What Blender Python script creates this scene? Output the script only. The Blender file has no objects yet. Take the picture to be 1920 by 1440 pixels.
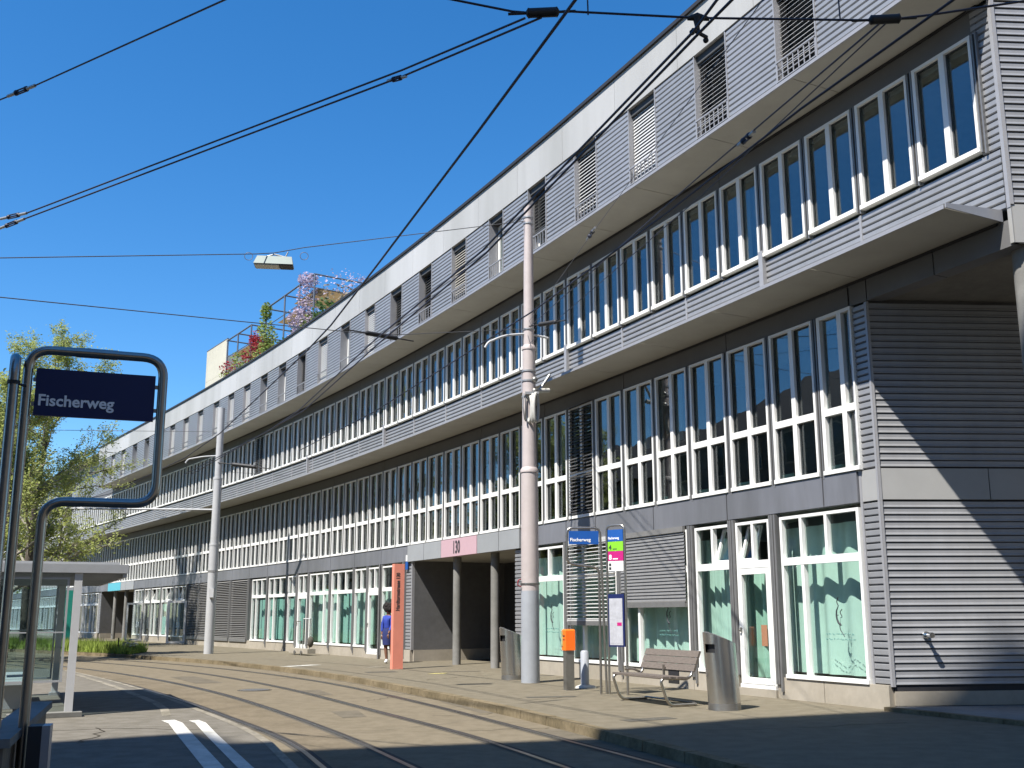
import bpy, math, random
from mathutils import Vector, Matrix
R = math.radians
SC = bpy.context.scene
COL = SC.collection
random.seed(7)

# ------------------------------------------------------------------ camera
cam = bpy.data.cameras.new('camera')
cam.sensor_width = 36.0
cam.lens = 35.265
cam.shift_x = -0.0202
cam.shift_y = 0.0357
cam.clip_start = 0.1
cam.clip_end = 4000
co = bpy.data.objects.new('camera', cam)
COL.objects.link(co)
co.matrix_world = (Matrix.Translation((0, 0, 1.45)) @ Matrix.Rotation(math.pi / 2 + 0.1912, 4, 'X')
                   @ Matrix.Rotation(-0.0058, 4, 'Z'))
SC.camera = co

# ------------------------------------------------------------------ world, sun, exposure
AZ, EL = R(40.8), R(55.5)          # heading in which the light travels, elevation
world = bpy.data.worlds.new('World')
SC.world = world
world.use_nodes = True
wn = world.node_tree
for n in list(wn.nodes):
    wn.nodes.remove(n)
sky = wn.nodes.new('ShaderNodeTexSky')
sky.sky_type = 'NISHITA'
sky.sun_disc = False
sky.sun_elevation = EL
sky.sun_rotation = AZ + math.pi
sky.altitude = 400
sky.air_density = 1.0
sky.dust_density = 0.25
sky.ozone_density = 4.5
bg = wn.nodes.new('ShaderNodeBackground')
bg.inputs['Strength'].default_value = 0.097
wo = wn.nodes.new('ShaderNodeOutputWorld')
hs = wn.nodes.new('ShaderNodeHueSaturation')
hs.inputs['Saturation'].default_value = 1.29
wn.links.new(sky.outputs[0], hs.inputs['Color'])
wn.links.new(hs.outputs[0], bg.inputs[0])
wn.links.new(bg.outputs[0], wo.inputs[0])

sl = bpy.data.lights.new('sun', 'SUN')
sl.energy = 5.0
sl.angle = R(0.53)
sl.color = (1.0, 0.95, 0.87)
so = bpy.data.objects.new('sun', sl)
COL.objects.link(so)
SUNDIR = Vector((math.sin(AZ) * math.cos(EL), math.cos(AZ) * math.cos(EL), -math.sin(EL)))
so.rotation_euler = SUNDIR.to_track_quat('-Z', 'Y').to_euler()
so.location = (-20, -20, 60)

SC.view_settings.view_transform = 'Standard'
SC.view_settings.look = 'None'
SC.view_settings.exposure = 1.08
SC.view_settings.gamma = 1.0
SC.view_settings.use_curve_mapping = False
SC.render.engine = 'CYCLES'
SC.cycles.max_bounces = 8
SC.cycles.transparent_max_bounces = 24

# ------------------------------------------------------------------ materials
def mat(name, col, rough=0.6, metal=0.0, var=0.12, scale=6.0, bump=0.0, bscale=60.0, spec=0.5,
        stain=0.0, stretch=(1, 1, 1), translucent=0.0):
    m = bpy.data.materials.new(name)
    m.use_nodes = True
    nt = m.node_tree
    b = nt.nodes['Principled BSDF']
    b.inputs['Roughness'].default_value = rough
    b.inputs['Metallic'].default_value = metal
    b.inputs['Specular IOR Level'].default_value = spec
    tc = nt.nodes.new('ShaderNodeTexCoord')
    mp = nt.nodes.new('ShaderNodeMapping')
    mp.inputs['Scale'].default_value = stretch
    geo = nt.nodes.new('ShaderNodeNewGeometry')
    nt.links.new(geo.outputs['Position'], mp.inputs[0])
    nz = nt.nodes.new('ShaderNodeTexNoise')
    nz.inputs['Scale'].default_value = scale
    nz.inputs['Detail'].default_value = 6
    nz.inputs['Roughness'].default_value = 0.65
    nt.links.new(mp.outputs[0], nz.inputs['Vector'])
    rp = nt.nodes.new('ShaderNodeValToRGB')
    rp.color_ramp.elements[0].position = 0.3
    rp.color_ramp.elements[1].position = 0.7
    lo = [max(0, c * (1 - var)) for c in col]
    hi = [min(1, c * (1 + var)) for c in col]
    rp.color_ramp.elements[0].color = (*lo, 1)
    rp.color_ramp.elements[1].color = (*hi, 1)
    nt.links.new(nz.outputs['Fac'], rp.inputs[0])
    last = rp.outputs[0]
    if stain > 0:
        n2 = nt.nodes.new('ShaderNodeTexNoise')
        n2.inputs['Scale'].default_value = scale * 0.13
        n2.inputs['Detail'].default_value = 8
        nt.links.new(mp.outputs[0], n2.inputs['Vector'])
        r2 = nt.nodes.new('ShaderNodeValToRGB')
        r2.color_ramp.elements[0].position = 0.38
        r2.color_ramp.elements[1].position = 0.62
        r2.color_ramp.elements[0].color = (1 - stain, 1 - stain, 1 - stain * 1.1, 1)
        r2.color_ramp.elements[1].color = (1, 1, 1, 1)
        nt.links.new(n2.outputs['Fac'], r2.inputs[0])
        mx = nt.nodes.new('ShaderNodeMixRGB')
        mx.blend_type = 'MULTIPLY'
        mx.inputs[0].default_value = 1.0
        nt.links.new(last, mx.inputs[1])
        nt.links.new(r2.outputs[0], mx.inputs[2])
        last = mx.outputs[0]
    nt.links.new(last, b.inputs['Base Color'])
    if bump > 0:
        nb = nt.nodes.new('ShaderNodeTexNoise')
        nb.inputs['Scale'].default_value = bscale
        nb.inputs['Detail'].default_value = 4
        nt.links.new(mp.outputs[0], nb.inputs['Vector'])
        bp = nt.nodes.new('ShaderNodeBump')
        bp.inputs['Strength'].default_value = bump
        bp.inputs['Distance'].default_value = 0.02
        nt.links.new(nb.outputs['Fac'], bp.inputs['Height'])
        nt.links.new(bp.outputs[0], b.inputs['Normal'])
    if translucent > 0:
        tr = nt.nodes.new('ShaderNodeBsdfTranslucent')
        nt.links.new(last, tr.inputs[0])
        ms = nt.nodes.new('ShaderNodeMixShader')
        ms.inputs[0].default_value = translucent
        out = nt.nodes['Material Output']
        nt.links.new(b.outputs[0], ms.inputs[1])
        nt.links.new(tr.outputs[0], ms.inputs[2])
        nt.links.new(ms.outputs[0], out.inputs[0])
    return m

def glass(name, tint, ior=2.0):
    m = bpy.data.materials.new(name)
    m.use_nodes = True
    nt = m.node_tree
    nt.nodes.remove(nt.nodes['Principled BSDF'])
    t = nt.nodes.new('ShaderNodeBsdfTransparent')
    t.inputs[0].default_value = (*tint, 1)
    g = nt.nodes.new('ShaderNodeBsdfGlossy')
    g.inputs['Roughness'].default_value = 0.0
    g.inputs['Color'].default_value = (0.95, 0.97, 1, 1)
    nz = nt.nodes.new('ShaderNodeTexNoise')
    nz.inputs['Scale'].default_value = 0.9
    geo = nt.nodes.new('ShaderNodeNewGeometry')
    nt.links.new(geo.outputs['Position'], nz.inputs['Vector'])
    bp = nt.nodes.new('ShaderNodeBump')
    bp.inputs['Strength'].default_value = 0.12
    bp.inputs['Distance'].default_value = 0.03
    nt.links.new(nz.outputs['Fac'], bp.inputs['Height'])
    nt.links.new(bp.outputs[0], g.inputs['Normal'])
    f = nt.nodes.new('ShaderNodeFresnel')
    mr = nt.nodes.new('ShaderNodeMix')
    mr.inputs[2].default_value = ior
    mr.inputs[3].default_value = 1.0 / ior
    nt.links.new(geo.outputs['Backfacing'], mr.inputs[0])
    nt.links.new(mr.outputs[0], f.inputs['IOR'])
    x = nt.nodes.new('ShaderNodeMixShader')
    nt.links.new(f.outputs[0], x.inputs[0])
    nt.links.new(t.outputs[0], x.inputs[1])
    nt.links.new(g.outputs[0], x.inputs[2])
    nt.links.new(x.outputs[0], nt.nodes['Material Output'].inputs[0])
    return m

M = {}
M['asphalt'] = mat('asphalt', (0.158, 0.133, 0.094), 0.9, spec=0.12, var=0.07, scale=40, bump=0.12, bscale=160, stain=0.16)
M['pavement'] = mat('pavement', (0.150, 0.131, 0.096), 0.9, spec=0.12, var=0.07, scale=30, bump=0.12, bscale=150, stain=0.16)
M['platform'] = mat('platform', (0.150, 0.137, 0.115), 0.9, spec=0.12, var=0.10, scale=30, bump=0.2, bscale=150, stain=0.2)
M['kerb'] = mat('kerb', (0.1722, 0.1378, 0.0861), 0.85, spec=0.12, var=0.25, scale=14, bump=0.3, bscale=60, stain=0.3)
M['far_ground'] = mat('far_ground', (0.0947, 0.0915, 0.0821), 0.9, var=0.2, scale=2)
M['track_bed'] = mat('track_bed', (0.148, 0.122, 0.085), 0.9, spec=0.12, var=0.18, scale=12, bump=0.2, bscale=120, stain=0.18)
M['rail'] = mat('rail', (0.1894, 0.1705, 0.1515), 0.35, 0.9, var=0.2, scale=10)
M['groove'] = mat('groove', (0.0221, 0.0189, 0.0158), 0.9, var=0.3)
M['white_line'] = mat('white_line', (0.50, 0.49, 0.45), 0.8, var=0.1, scale=25, stain=0.25)
M['worn_line'] = mat('worn_line', (0.2273, 0.202, 0.1578), 0.9, var=0.3, scale=20, stain=0.4)
M['yellow_line'] = mat('yellow_line', (0.3473, 0.3031, 0.1137), 0.9, var=0.4, scale=20)
M['patch'] = mat('patch', (0.0821, 0.0758, 0.0631), 0.9, spec=0.12, var=0.2, scale=20)
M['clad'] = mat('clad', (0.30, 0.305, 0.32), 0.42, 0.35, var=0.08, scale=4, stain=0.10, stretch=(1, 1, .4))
M['clad_gap'] = mat('clad_gap', (0.085, 0.088, 0.095), 0.7, 0.2)
M['clad_top'] = mat('clad_top', (0.30, 0.31, 0.33), 0.42, 0.3, var=0.06, scale=4, stain=0.08)
M['trim'] = mat('trim', (0.3157, 0.3157, 0.3283), 0.45, 0.3, var=0.06)
M['band'] = mat('band', (0.2147, 0.221, 0.2462), 0.45, 0.35, var=0.12, scale=3.0, stain=0.24, stretch=(1, 1, .2))
M['band_light'] = mat('band_light', (0.2904, 0.3031, 0.3157), 0.5, 0.1, var=0.05, scale=2, stain=0.10)
M['end_band'] = mat('end_band', (0.31, 0.31, 0.305), 0.5, 0.1, var=0.05, scale=2, stain=0.08)
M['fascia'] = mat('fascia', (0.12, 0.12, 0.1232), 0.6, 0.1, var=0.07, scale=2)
M['soffit'] = mat('soffit', (0.355, 0.345, 0.31), 0.75, var=0.07, scale=1.6, stain=0.14)
M['parapet'] = mat('parapet', (0.41, 0.41, 0.405), 0.55, var=0.05, scale=2.5, stain=0.24, stretch=(1, 1, .12))
M['dark_edge'] = mat('dark_edge', (0.0285, 0.0285, 0.0316), 0.6, 0.3)
M['frame'] = mat('frame', (0.70, 0.70, 0.68), 0.4, var=0.03, scale=5)
M['guide'] = mat('guide', (0.1894, 0.1894, 0.1894), 0.45, 0.4, var=0.08)
M['reveal'] = mat('reveal', (0.0473, 0.0505, 0.0537), 0.7)
M['plinth'] = mat('plinth', (0.3283, 0.2968, 0.2462), 0.85, spec=0.12, var=0.07, scale=8, bump=0.1, bscale=90, stain=0.16)
M['concrete'] = mat('concrete', (0.2084, 0.2052, 0.1957), 0.85, spec=0.12, var=0.14, scale=5, bump=0.15, bscale=70, stain=0.25)
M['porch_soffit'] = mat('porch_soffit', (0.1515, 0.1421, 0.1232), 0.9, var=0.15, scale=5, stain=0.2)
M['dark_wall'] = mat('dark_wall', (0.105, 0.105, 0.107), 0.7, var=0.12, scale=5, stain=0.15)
M['recess_shaded'] = mat('recess_shaded', (0.0328, 0.0328, 0.0344), 0.7, var=0.12)  # deep shade of the entrance is put into this wall colour
M['inner_wall'] = mat('inner_wall', (0.1263, 0.1263, 0.12), 0.9, var=0.15, scale=.7)
M['inner_floor'] = mat('inner_floor', (0.101, 0.0884, 0.0758), 0.8)
M['inner_ceiling'] = mat('inner_ceiling', (0.2841, 0.2904, 0.2652), 0.9)
M['glass'] = glass('glass', (0.74, 0.80, 0.79), 1.95)
M['shop_glass'] = glass('shop_glass', (0.95, 0.99, 0.97), 1.32)
M['shelter_glass'] = glass('shelter_glass', (0.80, 0.87, 0.88), 1.5)
M['curtain'] = mat('curtain', (0.45, 0.61, 0.565), 0.9, var=0.06, scale=3, translucent=0.3)
M['curtain_teal'] = mat('curtain_teal', (0.25, 0.45, 0.42), 0.9, var=0.1, scale=3, translucent=0.25)
M['curtain_white'] = mat('curtain_white', (0.41, 0.4264, 0.3936), 0.9, var=0.06, translucent=0.3)
M['blind_light'] = mat('blind_light', (0.5412, 0.5412, 0.533), 0.45, 0.25, var=0.05)
M['blind_grey'] = mat('blind_grey', (0.2084, 0.2052, 0.1989), 0.5, 0.3, var=0.08)
M['blind_dark'] = mat('blind_dark', (0.0537, 0.0537, 0.0537), 0.6, 0.2, var=0.1)  # dark tone paints in the shading of differently tilted slats
M['blind_beige'] = mat('blind_beige', (0.3157, 0.2968, 0.2589), 0.55, 0.1, var=0.06)
M['mint'] = mat('mint', (0.42, 0.62, 0.52), 0.7)
M['pink'] = mat('pink', (0.4264, 0.287, 0.3198), 0.6, var=0.03)
M['cyan'] = mat('cyan', (0.0821, 0.3536, 0.442), 0.6, var=0.04)
M['ink'] = mat('ink', (0.02, 0.025, 0.03), 0.6)
M['ink_grey'] = mat('ink_grey', (0.082, 0.2132, 0.1968), 0.7)
M['salmon'] = mat('salmon', (0.66, 0.235, 0.165), 0.5, var=0.05, scale=3, stain=0.06)
M['steel'] = mat('steel', (0.50, 0.49, 0.47), 0.27, 0.95, var=0.06, scale=3, stretch=(1, 1, 8))
M['steel_dull'] = mat('steel_dull', (0.2624, 0.2542, 0.2378), 0.42, 0.8, var=0.12, scale=8)
M['tube'] = mat('tube', (0.36, 0.34, 0.31), 0.30, 0.9, var=0.1, scale=8)
M['tube_dark'] = mat('tube_dark', (0.34, 0.32, 0.29), 0.28, 0.9, var=0.1, scale=8)
M['wood'] = mat('wood', (0.115, 0.095, 0.08), 0.8, var=0.28, scale=14, stretch=(1, 1, 6), bump=0.2, bscale=60)
M['wall_wood'] = mat('wall_wood', (0.164, 0.1353, 0.1025), 0.8, var=0.25, scale=10, stretch=(3, 3, .3))
M['orange'] = mat('orange', (0.90, 0.16, 0.012), 0.4, var=0.04)
M['sign_blue'] = mat('sign_blue', (0.003, 0.010, 0.075), 0.5, var=0.03)  # sign blue darkened, the near sign's shade is in the colour
M['sign_blue_lit'] = mat('sign_blue_lit', (0.010, 0.075, 0.30), 0.4, var=0.04)  # same sign blue in its sunlit tone
M['sign_green'] = mat('sign_green', (0.1886, 0.5084, 0.0246), 0.4, var=0.04)
M['sign_magenta'] = mat('sign_magenta', (0.41, 0.0098, 0.1476), 0.4, var=0.04)
M['sign_white'] = mat('sign_white', (0.616, 0.616, 0.6006), 0.45, var=0.02)
M['paper'] = mat('paper', (0.3536, 0.3599, 0.3915), 0.6, var=0.14, scale=9)
M['lettering'] = mat('lettering', (0.85, 0.86, 0.88), 0.5, var=0.02)
M['pole_pink'] = mat('pole_pink', (0.4041, 0.3567, 0.3473), 0.55, var=0.06, scale=5, stain=0.08)
M['pole_grey'] = mat('pole_grey', (0.2968, 0.3157, 0.3473), 0.55, var=0.07, scale=5, stain=0.12)
M['pole_pale'] = mat('pole_pale', (0.3788, 0.3852, 0.3915), 0.5, var=0.06, scale=5)
M['wire'] = mat('wire', (0.025, 0.027, 0.045), 0.5, 0.3)
M['wire_pale'] = mat('wire_pale', (0.1263, 0.1263, 0.1326), 0.5, 0.4)
M['black'] = mat('black', (0.015, 0.015, 0.016), 0.6)
M['galv'] = mat('galv', (0.3473, 0.3473, 0.341), 0.4, 0.6, var=0.1)
M['coil'] = mat('coil', (0.4167, 0.4104, 0.3788), 0.6, var=0.12, scale=10)
M['lamp_grey'] = mat('lamp_grey', (0.2147, 0.2526, 0.2399), 0.45, 0.3, var=0.05)
M['lamp_lens'] = mat('lamp_lens', (0.3788, 0.3788, 0.3157), 0.3)
M['roof_frame'] = mat('roof_frame', (0.1263, 0.1389, 0.1642), 0.5, 0.5)
M['cream'] = mat('cream', (0.4546, 0.4294, 0.3473), 0.7, var=0.06, scale=2, stain=0.1)
M['awning'] = mat('awning', (0.2652, 0.1831, 0.0884), 0.85, var=0.1, scale=2, translucent=0.35)
M['wisteria'] = mat('wisteria', (0.44, 0.37, 0.47), 0.8, var=0.35, scale=9, translucent=0.3)
M['red_flower'] = mat('red_flower', (0.2788, 0.0246, 0.0369), 0.8, var=0.4, scale=9, translucent=0.3)
M['leaf'] = mat('leaf', (0.20, 0.26, 0.06), 0.7, var=0.45, scale=1.6, translucent=0.4)
M['leaf_young'] = mat('leaf_young', (0.33, 0.37, 0.11), 0.7, var=0.35, scale=1.3, translucent=0.5)
M['leaf_dark'] = mat('leaf_dark', (0.065, 0.12, 0.03), 0.7, var=0.4, scale=3, translucent=0.35)
M['twig'] = mat('twig', (0.1968, 0.1804, 0.1476), 0.9, var=0.3, scale=6)
M['bark'] = mat('bark', (0.0695, 0.0568, 0.0442), 0.95, var=0.4, scale=9, bump=0.5, bscale=30)
M['grass'] = mat('grass', (0.23, 0.30, 0.05), 0.8, var=0.45, scale=1.2, translucent=0.3)
M['soil'] = mat('soil', (0.0656, 0.0615, 0.0328), 0.95, var=0.3, scale=3)
M['teal_banner'] = mat('teal_banner', (0.0189, 0.3157, 0.2399), 0.6, var=0.06)
M['shelter'] = mat('shelter', (0.3608, 0.369, 0.3772), 0.45, 0.2, var=0.06)
M['shelter_white'] = mat('shelter_white', (0.4756, 0.4756, 0.4756), 0.5, var=0.05)
M['skin'] = mat('skin', (0.16, 0.075, 0.045), 0.55, var=0.08)
M['hair'] = mat('hair', (0.012, 0.010, 0.009), 0.9, bump=0.8, bscale=80)
M['dress'] = mat('dress', (0.0164, 0.041, 0.2788), 0.8, var=0.15, scale=9)
M['skirt'] = mat('skirt', (0.0098, 0.018, 0.0984), 0.8, var=0.15, scale=9)
M['shoe'] = mat('shoe', (0.78, 0.78, 0.78), 0.6)
M['house_wall'] = mat('house_wall', (0.12, 0.12, 0.115), 0.9, var=0.1, scale=1.5, stain=0.2)
M['house_wall_b'] = mat('house_wall_b', (0.16, 0.155, 0.14), 0.9, var=0.1, scale=1.5, stain=0.2)
M['house_roof'] = mat('house_roof', (0.05, 0.046, 0.045), 0.9, var=0.2, scale=3)
M['tower_wall'] = mat('tower_wall', (0.1312, 0.1271, 0.123), 0.8, var=0.08, scale=1)
M['far_white'] = mat('far_white', (0.3915, 0.3662, 0.2778), 0.8, var=0.08, scale=.6)
M['window_dark'] = mat('window_dark', (0.02, 0.028, 0.035), 0.08, 0.0, var=0.2, scale=.7)
M['chrome'] = mat('chrome', (0.72, 0.72, 0.72), 0.18, 1.0, var=0.04)

# ------------------------------------------------------------------ mesh builder
class MB:
    def __init__(s):
        s.v = []; s.f = []; s.sm = set()
    def face(s, pts, smooth=False):
        i = len(s.v); s.v += [tuple(p) for p in pts]
        if smooth: s.sm.add(len(s.f))
        s.f.append(tuple(range(i, i + len(pts))))
    def hexa(s, p):           # 8 points: bottom 4 ccw, top 4 ccw
        i = len(s.v); s.v += [tuple(q) for q in p]
        for q in ((3, 2, 1, 0), (4, 5, 6, 7), (0, 1, 5, 4), (1, 2, 6, 5), (2, 3, 7, 6), (3, 0, 4, 7)):
            s.f.append(tuple(i + a for a in q))
        return s
    def box(s, x0, x1, y0, y1, z0, z1):
        return s.hexa([(x0, y0, z0), (x1, y0, z0), (x1, y1, z0), (x0, y1, z0),
                       (x0, y0, z1), (x1, y0, z1), (x1, y1, z1), (x0, y1, z1)])
    def prism(s, poly, z0, z1):   # ccw polygon in xy
        i = len(s.v); n = len(poly)
        s.v += [(p[0], p[1], z0) for p in poly] + [(p[0], p[1], z1) for p in poly]
        s.f.append(tuple(i + n - 1 - a for a in range(n)))
        s.f.append(tuple(i + n + a for a in range(n)))
        for a in range(n):
            b = (a + 1) % n
            s.f.append((i + a, i + b, i + n + b, i + n + a))
        return s
    def xprism(s, poly, x0, x1):  # polygon in (y,z), swept along x
        i = len(s.v); n = len(poly)
        s.v += [(x0, p[0], p[1]) for p in poly] + [(x1, p[0], p[1]) for p in poly]
        s.f.append(tuple(i + n - 1 - a for a in range(n)))
        s.f.append(tuple(i + n + a for a in range(n)))
        for a in range(n):
            b = (a + 1) % n
            s.f.append((i + a, i + b, i + n + b, i + n + a))
        return s
    def tube(s, pts, r, seg=8, cap=True):
        pts = [Vector(p) for p in pts]
        rs = r if isinstance(r, (list, tuple)) else [r] * len(pts)
        n = len(pts)
        tang = []
        for i in range(n):
            t = (pts[min(i + 1, n - 1)] - pts[max(i - 1, 0)])
            tang.append(t.normalized() if t.length > 1e-9 else Vector((0, 0, 1)))
        up = Vector((0, 0, 1)) if abs(tang[0].z) < 0.9 else Vector((1, 0, 0))
        u = tang[0].cross(up).normalized()
        base = len(s.v)
        for i in range(n):
            t = tang[i]
            u = (u - t * u.dot(t))
            u = u.normalized() if u.length > 1e-6 else t.orthogonal().normalized()
            w = t.cross(u)
            for k in range(seg):
                a = 2 * math.pi * k / seg
                s.v.append(tuple(pts[i] + (u * math.cos(a) + w * math.sin(a)) * rs[i]))
        for i in range(n - 1):
            for k in range(seg):
                a = base + i * seg + k; b = base + i * seg + (k + 1) % seg
                s.sm.add(len(s.f))
                s.f.append((a, b, b + seg, a + seg))
        if cap:
            j = len(s.v)
            s.v += s.v[base:base + seg] + s.v[base + (n - 1) * seg:base + n * seg]
            s.f.append(tuple(j + k for k in reversed(range(seg))))
            s.f.append(tuple(j + seg + k for k in range(seg)))
        return s
    def cyl(s, c, r, z0, z1, seg=20, r1=None):
        return s.tube([(c[0], c[1], z0), (c[0], c[1], z1)], [r, r if r1 is None else r1], seg)
    def ball(s, c, r, nu=10, nv=6, sc=(1, 1, 1)):
        base = len(s.v)
        for j in range(nv + 1):
            th = math.pi * j / nv
            for i in range(nu):
                a = 2 * math.pi * i / nu
                s.v.append((c[0] + r * sc[0] * math.sin(th) * math.cos(a), c[1] + r * sc[1] * math.sin(th) * math.sin(a),
                            c[2] + r * sc[2] * math.cos(th)))
        for j in range(nv):
            for i in range(nu):
                a = base + j * nu + i; b = base + j * nu + (i + 1) % nu
                s.sm.add(len(s.f))
                s.f.append((a, a + nu, b + nu, b))
        return s
    def mesh(s, name, m):
        me = bpy.data.meshes.new(name)
        me.from_pydata(s.v, [], s.f)
        if s.sm:
            for i in s.sm: me.polygons[i].use_smooth = True
        if m is not None: me.materials.append(M[m] if isinstance(m, str) else m)
        me.update()
        return me

def link(name, me, parent=None, loc=(0, 0, 0), rot=0.0):
    o = bpy.data.objects.new(name, me)
    COL.objects.link(o)
    if parent is not None: o.parent = parent
    o.location = loc
    if rot: o.rotation_euler = (0, 0, rot)
    return o
def obj(name, mb, m, parent=None, loc=(0, 0, 0), rot=0.0):
    return link(name, mb.mesh(name, m), parent, loc, rot)
def tag(o, label, cat, group=None):
    o['label'] = label; o['category'] = cat
    if group: o['group'] = group
    return o
def thing(name, label, cat, loc=(0, 0, 0), rot=0.0, group=None):
    o = bpy.data.objects.new(name, None)
    COL.objects.link(o)
    o.empty_display_size = 0.2
    o.location = loc; o.rotation_euler = (0, 0, rot)
    return tag(o, label, cat, group)
def structure(o):
    o['kind'] = 'structure'; return o
def stuff(o):
    o['kind'] = 'stuff'; return o
def copy_tree(o, parent=None):
    c = o.copy(); COL.objects.link(c)
    if parent is not None: c.parent = parent
    for ch in list(o.children): copy_tree(ch, c)
    return c

def rounded(pts, rad, n=5):
    """polyline with rounded inner corners"""
    P = [Vector(p) for p in pts]
    out = [P[0]]
    for i in range(1, len(P) - 1):
        a = (P[i - 1] - P[i]); b = (P[i + 1] - P[i])
        d = min(rad, a.length * .49, b.length * .49)
        p0 = P[i] + a.normalized() * d; p1 = P[i] + b.normalized() * d
        for k in range(n + 1):
            t = k / n
            out.append((1 - t) ** 2 * p0 + 2 * t * (1 - t) * P[i] + t * t * p1)
    out.append(P[-1])
    return out

def text(name, body, size, m, parent, mtx, align='LEFT', bold=0.0, ext=0.002, sx=1.0):
    cu = bpy.data.curves.new(name, 'FONT')
    cu.body = body; cu.size = size; cu.align_x = align; cu.offset = bold; cu.extrude = ext
    cu.resolution_u = 3
    tmp = bpy.data.objects.new('tmp', cu)
    COL.objects.link(tmp)
    dg = bpy.context.evaluated_depsgraph_get()
    me = bpy.data.meshes.new_from_object(tmp.evaluated_get(dg))
    bpy.data.objects.remove(tmp); bpy.data.curves.remove(cu)
    me.name = name
    me.transform(mtx @ Matrix.Diagonal((sx, 1, 1, 1)))
    me.materials.clear(); me.materials.append(M[m])
    return link(name, me, parent)
def facing(origin, xdir, zdir=(0, 0, 1)):
    """matrix whose local x runs along xdir, local y along zdir, normal = x cross y"""
    x = Vector(xdir).normalized(); y = Vector(zdir).normalized(); z = x.cross(y)
    return Matrix(((x.x, y.x, z.x, origin[0]), (x.y, y.y, z.y, origin[1]), (x.z, y.z, z.z, origin[2]), (0, 0, 0, 1)))

# ------------------------------------------------------------------ the facade curve
MOD = 1.23632
NODES = [(0, -.45743), (8, -.48858), (16, -.52641), (24, -.56506), (32, -.6029), (40, -.62678), (50, -.6344), (120, -.6344)]
def phi(k):
    if k <= 0: return NODES[0][1]
    for (a, pa), (b, pb) in zip(NODES, NODES[1:]):
        if k <= b: return pa + (pb - pa) * (k - a) / (b - a)
    return NODES[-1][1]
TAB = {}
def _tab():
    x, y = 6.57997, 13.50681
    st = 0.25
    TAB[0] = (x, y)
    i = 0
    while i * st < 110:
        a = phi(i * st + st / 2)
        x += math.sin(a) * MOD * st; y += math.cos(a) * MOD * st
        i += 1; TAB[i] = (x, y)
    x, y = TAB[0]
    for i in range(0, -40, -1):
        a = phi(0)
        x -= math.sin(a) * MOD * st; y -= math.cos(a) * MOD * st
        TAB[i - 1] = (x, y)
_tab()
def fac(k, d=0.0, z=0.0):
    f = k / 0.25; i = math.floor(f); t = f - i
    a = TAB[i]; b = TAB[i + 1]; p = phi(k)
    return Vector((a[0] + (b[0] - a[0]) * t - math.cos(p) * d, a[1] + (b[1] - a[1]) * t + math.sin(p) * d, z))
def heading(k0, k1, d=0.0):
    v = fac(k1, d) - fac(k0, d)
    return math.atan2(v.y, v.x), v.length

# ------------------------------------------------------------------ ground, road, pavement, platform
KERB = [(8.2, -7.0), (5.9, -.5), (4.25, 4.3), (2.03, 10.04), (.98, 12.9), (-.02, 15.5), (-2.11, 20.2), (-4.8, 25.6), (-8.0, 30.8),
        (-10.59, 34.3), (-12.67, 36.7), (-14.3, 38.4), (-15.6, 39.9), (-17.3, 41.7), (-20.9, 44.9), (-30, 53.2), (-45, 66.5), (-75, 95)]
def at_y(line, k):
    return line[k]
def offset_line(line, d):
    out = []
    for i, p in enumerate(line):
        a = Vector(line[max(i - 1, 0)]); b = Vector(line[min(i + 1, len(line) - 1)])
        t = (b - a).normalized()
        out.append((p[0] + t.y * d, p[1] - t.x * d))   # right of travel
    return out
def smooth_line(line, n=4):
    P = [Vector(p) for p in line]; N = len(P); out = []
    ts = [0.0]
    for i in range(1, N): ts.append(ts[-1] + (P[i] - P[i - 1]).length)
    m = []
    for i in range(N):
        if i == 0: m.append((P[1] - P[0]) / (ts[1] - ts[0]))
        elif i == N - 1: m.append((P[-1] - P[-2]) / (ts[-1] - ts[-2]))
        else:
            h0 = ts[i] - ts[i - 1]; h1 = ts[i + 1] - ts[i]
            m.append(((P[i] - P[i - 1]) / h0 * h1 + (P[i + 1] - P[i]) / h1 * h0) / (h0 + h1))
    for i in range(N - 1):
        h = ts[i + 1] - ts[i]; nn = max(1, min(n * 2, int(h / 1.0)))
        for k in range(nn):
            t = k / nn
            q = (2 * t ** 3 - 3 * t * t + 1) * P[i] + (t ** 3 - 2 * t * t + t) * h * m[i] + (-2 * t ** 3 + 3 * t * t) * P[i + 1] + (t ** 3 - t * t) * h * m[i + 1]
            out.append((q.x, q.y))
    out.append(tuple(P[-1]))
    return out
def ribbon(a, b, z):
    m = MB()
    for i in range(len(a) - 1):
        m.face([(*a[i], z), (*b[i], z), (*b[i + 1], z), (*a[i + 1], z)])
    return m

ROADZ = -0.12
g = MB(); g.face([(-1500, -1500, -0.14), (1500, -1500, -0.14), (1500, 1500, -0.14), (-1500, 1500, -0.14)])
structure(obj('ground', g, 'far_ground'))
rd = MB(); rd.face([(-95, -60, ROADZ), (60, -60, ROADZ), (60, 30, ROADZ), (-20, 120, ROADZ), (-95, 120, ROADZ)])
structure(obj('road', rd, 'asphalt'))

# pavement slab (kerb stones in front of it are children)
KS = smooth_line(KERB, 4)
inner = offset_line(KS, 0.16)
pv = MB()
pav_far = [(8.2 + 30, -7.0), (-75 + 40, 95)]
back = [(p[0] + 22, p[1] + 14) for p in inner]
for i in range(len(inner) - 1):
    pv.face([(*inner[i], 0), (*back[i], 0), (*back[i + 1], 0), (*inner[i + 1], 0)])
pavement = structure(obj('pavement', pv, 'pavement'))
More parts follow.
